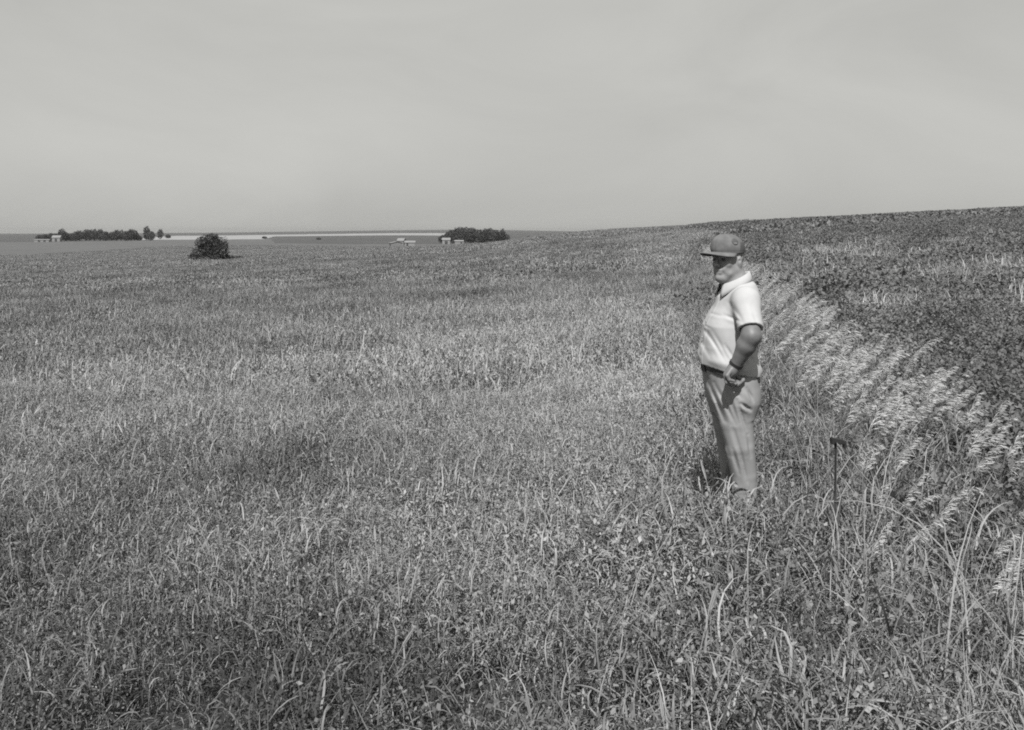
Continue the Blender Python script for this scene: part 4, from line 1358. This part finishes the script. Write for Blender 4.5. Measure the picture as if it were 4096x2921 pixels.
# windbreak on the left: (column, depth, kind, scale)
row = [(160, 815, 3, .85), (180, 800, 3, .95), (203, 820, 1, .80), (222, 805, 3, 1.05), (246, 830, 2, 1.02), (262, 815, 1, .92), (282, 830, 3, 1.05), (302, 812, 1, .95), (318, 826, 0, .90),
       (343, 815, 2, .96), (357, 828, 0, .96), (378, 812, 2, .98), (400, 830, 0, 1.0), (421, 815, 1, .95), (446, 828, 1, .90), (466, 812, 0, .93), (485, 825, 2, .90), (505, 808, 1, .98), (524, 822, 0, .99), (539, 828, 2, .90)]
ORD = ['first', 'second', 'third', 'fourth', 'fifth', 'sixth', 'seventh', 'eighth', 'ninth', 'tenth', 'eleventh', 'twelfth', 'thirteenth', 'fourteenth', 'fifteenth', 'sixteenth', 'seventeenth', 'eighteenth', 'nineteenth', 'twentieth']
LOOK = ['broad round', 'wide low-crowned', 'tall narrow', 'short spreading']
for i_, (u_, d_, k_, s_) in enumerate(row):
    tree('windbreak_tree', at(u_, d_), FAR_C[k_], FAR_T, (s_ * gt.uniform(1.1, 1.35), s_ * 1.2, s_ * 1.16), gt.uniform(0, 6.28), LOOK[k_] + ' tree, ' + ORD[i_] + ' from the left in the far left windbreak', 'tree', 'windbreak trees at far left', FM)
tree('small_tree', at(554, 830), FAR_C[3], FAR_T, .85, 1.0, 'short tree at the right end of the far left windbreak', 'tree', None, FM)
tree('roadside_tree', at(586, 842), FAR_C[2], FAR_T, (1.2, 1.2, 1.4), 2.0, 'taller tree rising from a gap just right of the windbreak', 'tree', None, FM)
tree('roadside_tree', at(603, 838), FAR_C[1], FAR_T, 1.1, 2.6, 'broad tree overlapping the taller one right of the windbreak', 'tree', None, FM)
tree('roadside_tree', at(641, 960), FAR_C[0], FAR_T, (.8, .8, 1.2), .4, 'single small round tree on the skyline right of the windbreak', 'tree', None, FM)
tree('roadside_tree', at(672, 1100), FAR_C[3], FAR_T, .85, .9, 'tiny faint tree last in line before the pale field', 'tree', None, FM)
# grove beside the farmstead
gr = [(1775, 705, 3, .95), (1792, 720, 1, 1.0), (1812, 705, 1, 1.15), (1828, 722, 0, 1.12), (1846, 706, 0, 1.16), (1862, 720, 2, 1.12), (1880, 704, 1, 1.28), (1893, 722, 0, 1.10), (1912, 706, 1, 1.12), (1930, 720, 3, 1.30),
      (1948, 705, 0, 1.0), (1960, 722, 2, 1.0), (1975, 706, 1, 1.05), (1992, 718, 3, 1.15), (2010, 706, 2, .90), (2022, 715, 3, .90)]
for i_, (u_, d_, k_, s_) in enumerate(gr):
    tree('grove_tree', at(u_, d_), FAR_C[k_], FAR_T, (s_ * 1.15, s_ * 1.0, s_ * 1.22), gt.uniform(0, 6.28), LOOK[k_] + ' tree, ' + ORD[i_] + ' from the left in the middle skyline grove', 'tree', 'grove trees on the middle skyline', FM)
tree('low_shrub', at(2118, 720), FAR_C[3], None, (.75, .6, .62), .7, 'dark rounded bush on the skyline right of the grove', 'shrub', None, FM)
tree('low_shrub', at(1058, 1000), FAR_C[3], None, (.75, .5, .5), .7, 'dark low bush in front of the pale far field', 'shrub', None, FM)
tree('low_shrub', at(1275, 900), FAR_C[3], None, (.6, .5, .4), .2, 'small dark bush on the edge below the pale far field', 'shrub', None, FM)

# ------------------------------------------------------------------ farm buildings
def gable(name, loc, w, d, h, rise, rz, label, group=None, doors=((0, 1.6, 2.2),)):
    t = empty(name, loc); t.rotation_euler = (0, 0, rz)
    tag(t, label, 'farm building', group)
    link('wall', box_mesh('wall', (w, d, h + .6), 0, (0, 0, h / 2 - .3)), M_WHITE, t)
    bm = bmesh.new()
    o_ = .35; th = .12
    for sgn in (-1, 1):
        a = [(-w / 2 - o_, sgn * (d / 2 + o_), h - o_ * rise / (d / 2)), (w / 2 + o_, sgn * (d / 2 + o_), h - o_ * rise / (d / 2)), (w / 2 + o_, 0, h + rise), (-w / 2 - o_, 0, h + rise)]
        lo_ = [bm.verts.new(Vector(q)) for q in a]; hi_ = [bm.verts.new(Vector(q) + Vector((0, 0, th))) for q in a]
        bm.faces.new(hi_); bm.faces.new(lo_[::-1])
        for k in range(4):
            bm.faces.new((lo_[k], lo_[(k + 1) % 4], hi_[(k + 1) % 4], hi_[k]))
    bmesh.ops.recalc_face_normals(bm, faces=bm.faces)
    link('roof', bm_mesh('roof', bm), M_ROOF, t)
    bm = bmesh.new()
    for sgn in (-1, 1):
        f_ = [bm.verts.new((sgn * (w / 2 - .02), y_, z_)) for y_, z_ in ((-d / 2, h), (d / 2, h), (0, h + rise))]
        bm.faces.new(f_)
    link('gable_end', bm_mesh('gable_end', bm), M_WHITE, t)
    for x_, dw, dh in doors:
        link('door', box_mesh('door', (dw, .08, dh), 0, (x_, -d / 2 - .045, dh / 2)), M_DARKOPEN, t)
    return t
gable('long_shed', at(1640, 600), 6.4, 4.0, 2.3, 1.0, .06, 'white low shed at the right of the small farmstead', None, ((-1.6, 1.2, 1.9),))
gable('farmhouse', at(1606, 640), 4.6, 4.2, 3.2, 1.5, -.3, 'small white farmhouse behind the shed in the far hollow', None, ((.6, 1.0, 2.0),))
gable('machine_shed', at(1583, 612), 3.0, 8.5, 1.9, .9, -.9, 'narrow pale shed set at an angle left of the farmhouse', None, ((0, 1.4, 1.7),))
gable('barn', at(1785, 660), 5.4, 4.2, 3.2, 1.3, .05, 'pale barn at the left foot of the grove', None, ((0, 2.0, 2.3),))
gable('lean_to', at(1836, 668), 6.0, 3.0, 2.0, .7, .12, 'long low pale outbuilding before the grove', None, ((1.5, 1.2, 1.6),))
gable('pale_shed', at(228, 790), 6.5, 5.0, 3.4, 1.6, .1, 'pale gabled shed among the trees at far left', None, ((0, 1.8, 2.4),))
gable('long_barn', at(172, 770), 12.0, 5.0, 1.7, .5, 0, 'long low white barn at the left edge', None, ((-2, 2, 1.4), (2.5, 2, 1.4)))
gable('pale_shed', at(2140, 690), 3.4, 3.0, 1.8, .8, .3, 'tiny pale shed on the skyline right of the grove', None, ((0, 1.0, 1.5),))

# ------------------------------------------------------------------ summer haze
hz = link('haze', box_mesh('haze', (15000, 15000, 60.0), 0, (0, 0, 0)))
hz.location = (0, 0, -14.0)
m, N, L = new_mat('haze_air')
out = N.new('ShaderNodeOutputMaterial'); pv = N.new('ShaderNodeVolumePrincipled')
pv.inputs['Color'].default_value = (0.86, 0.86, 0.86, 1); pv.inputs['Density'].default_value = 0.00010; pv.inputs['Anisotropy'].default_value = 0.55
L.new(pv.outputs[0], out.inputs['Volume'])
hz.data.materials.append(m)
tag(hz, 'thin pale summer haze over the fields', 'haze', kind='stuff')
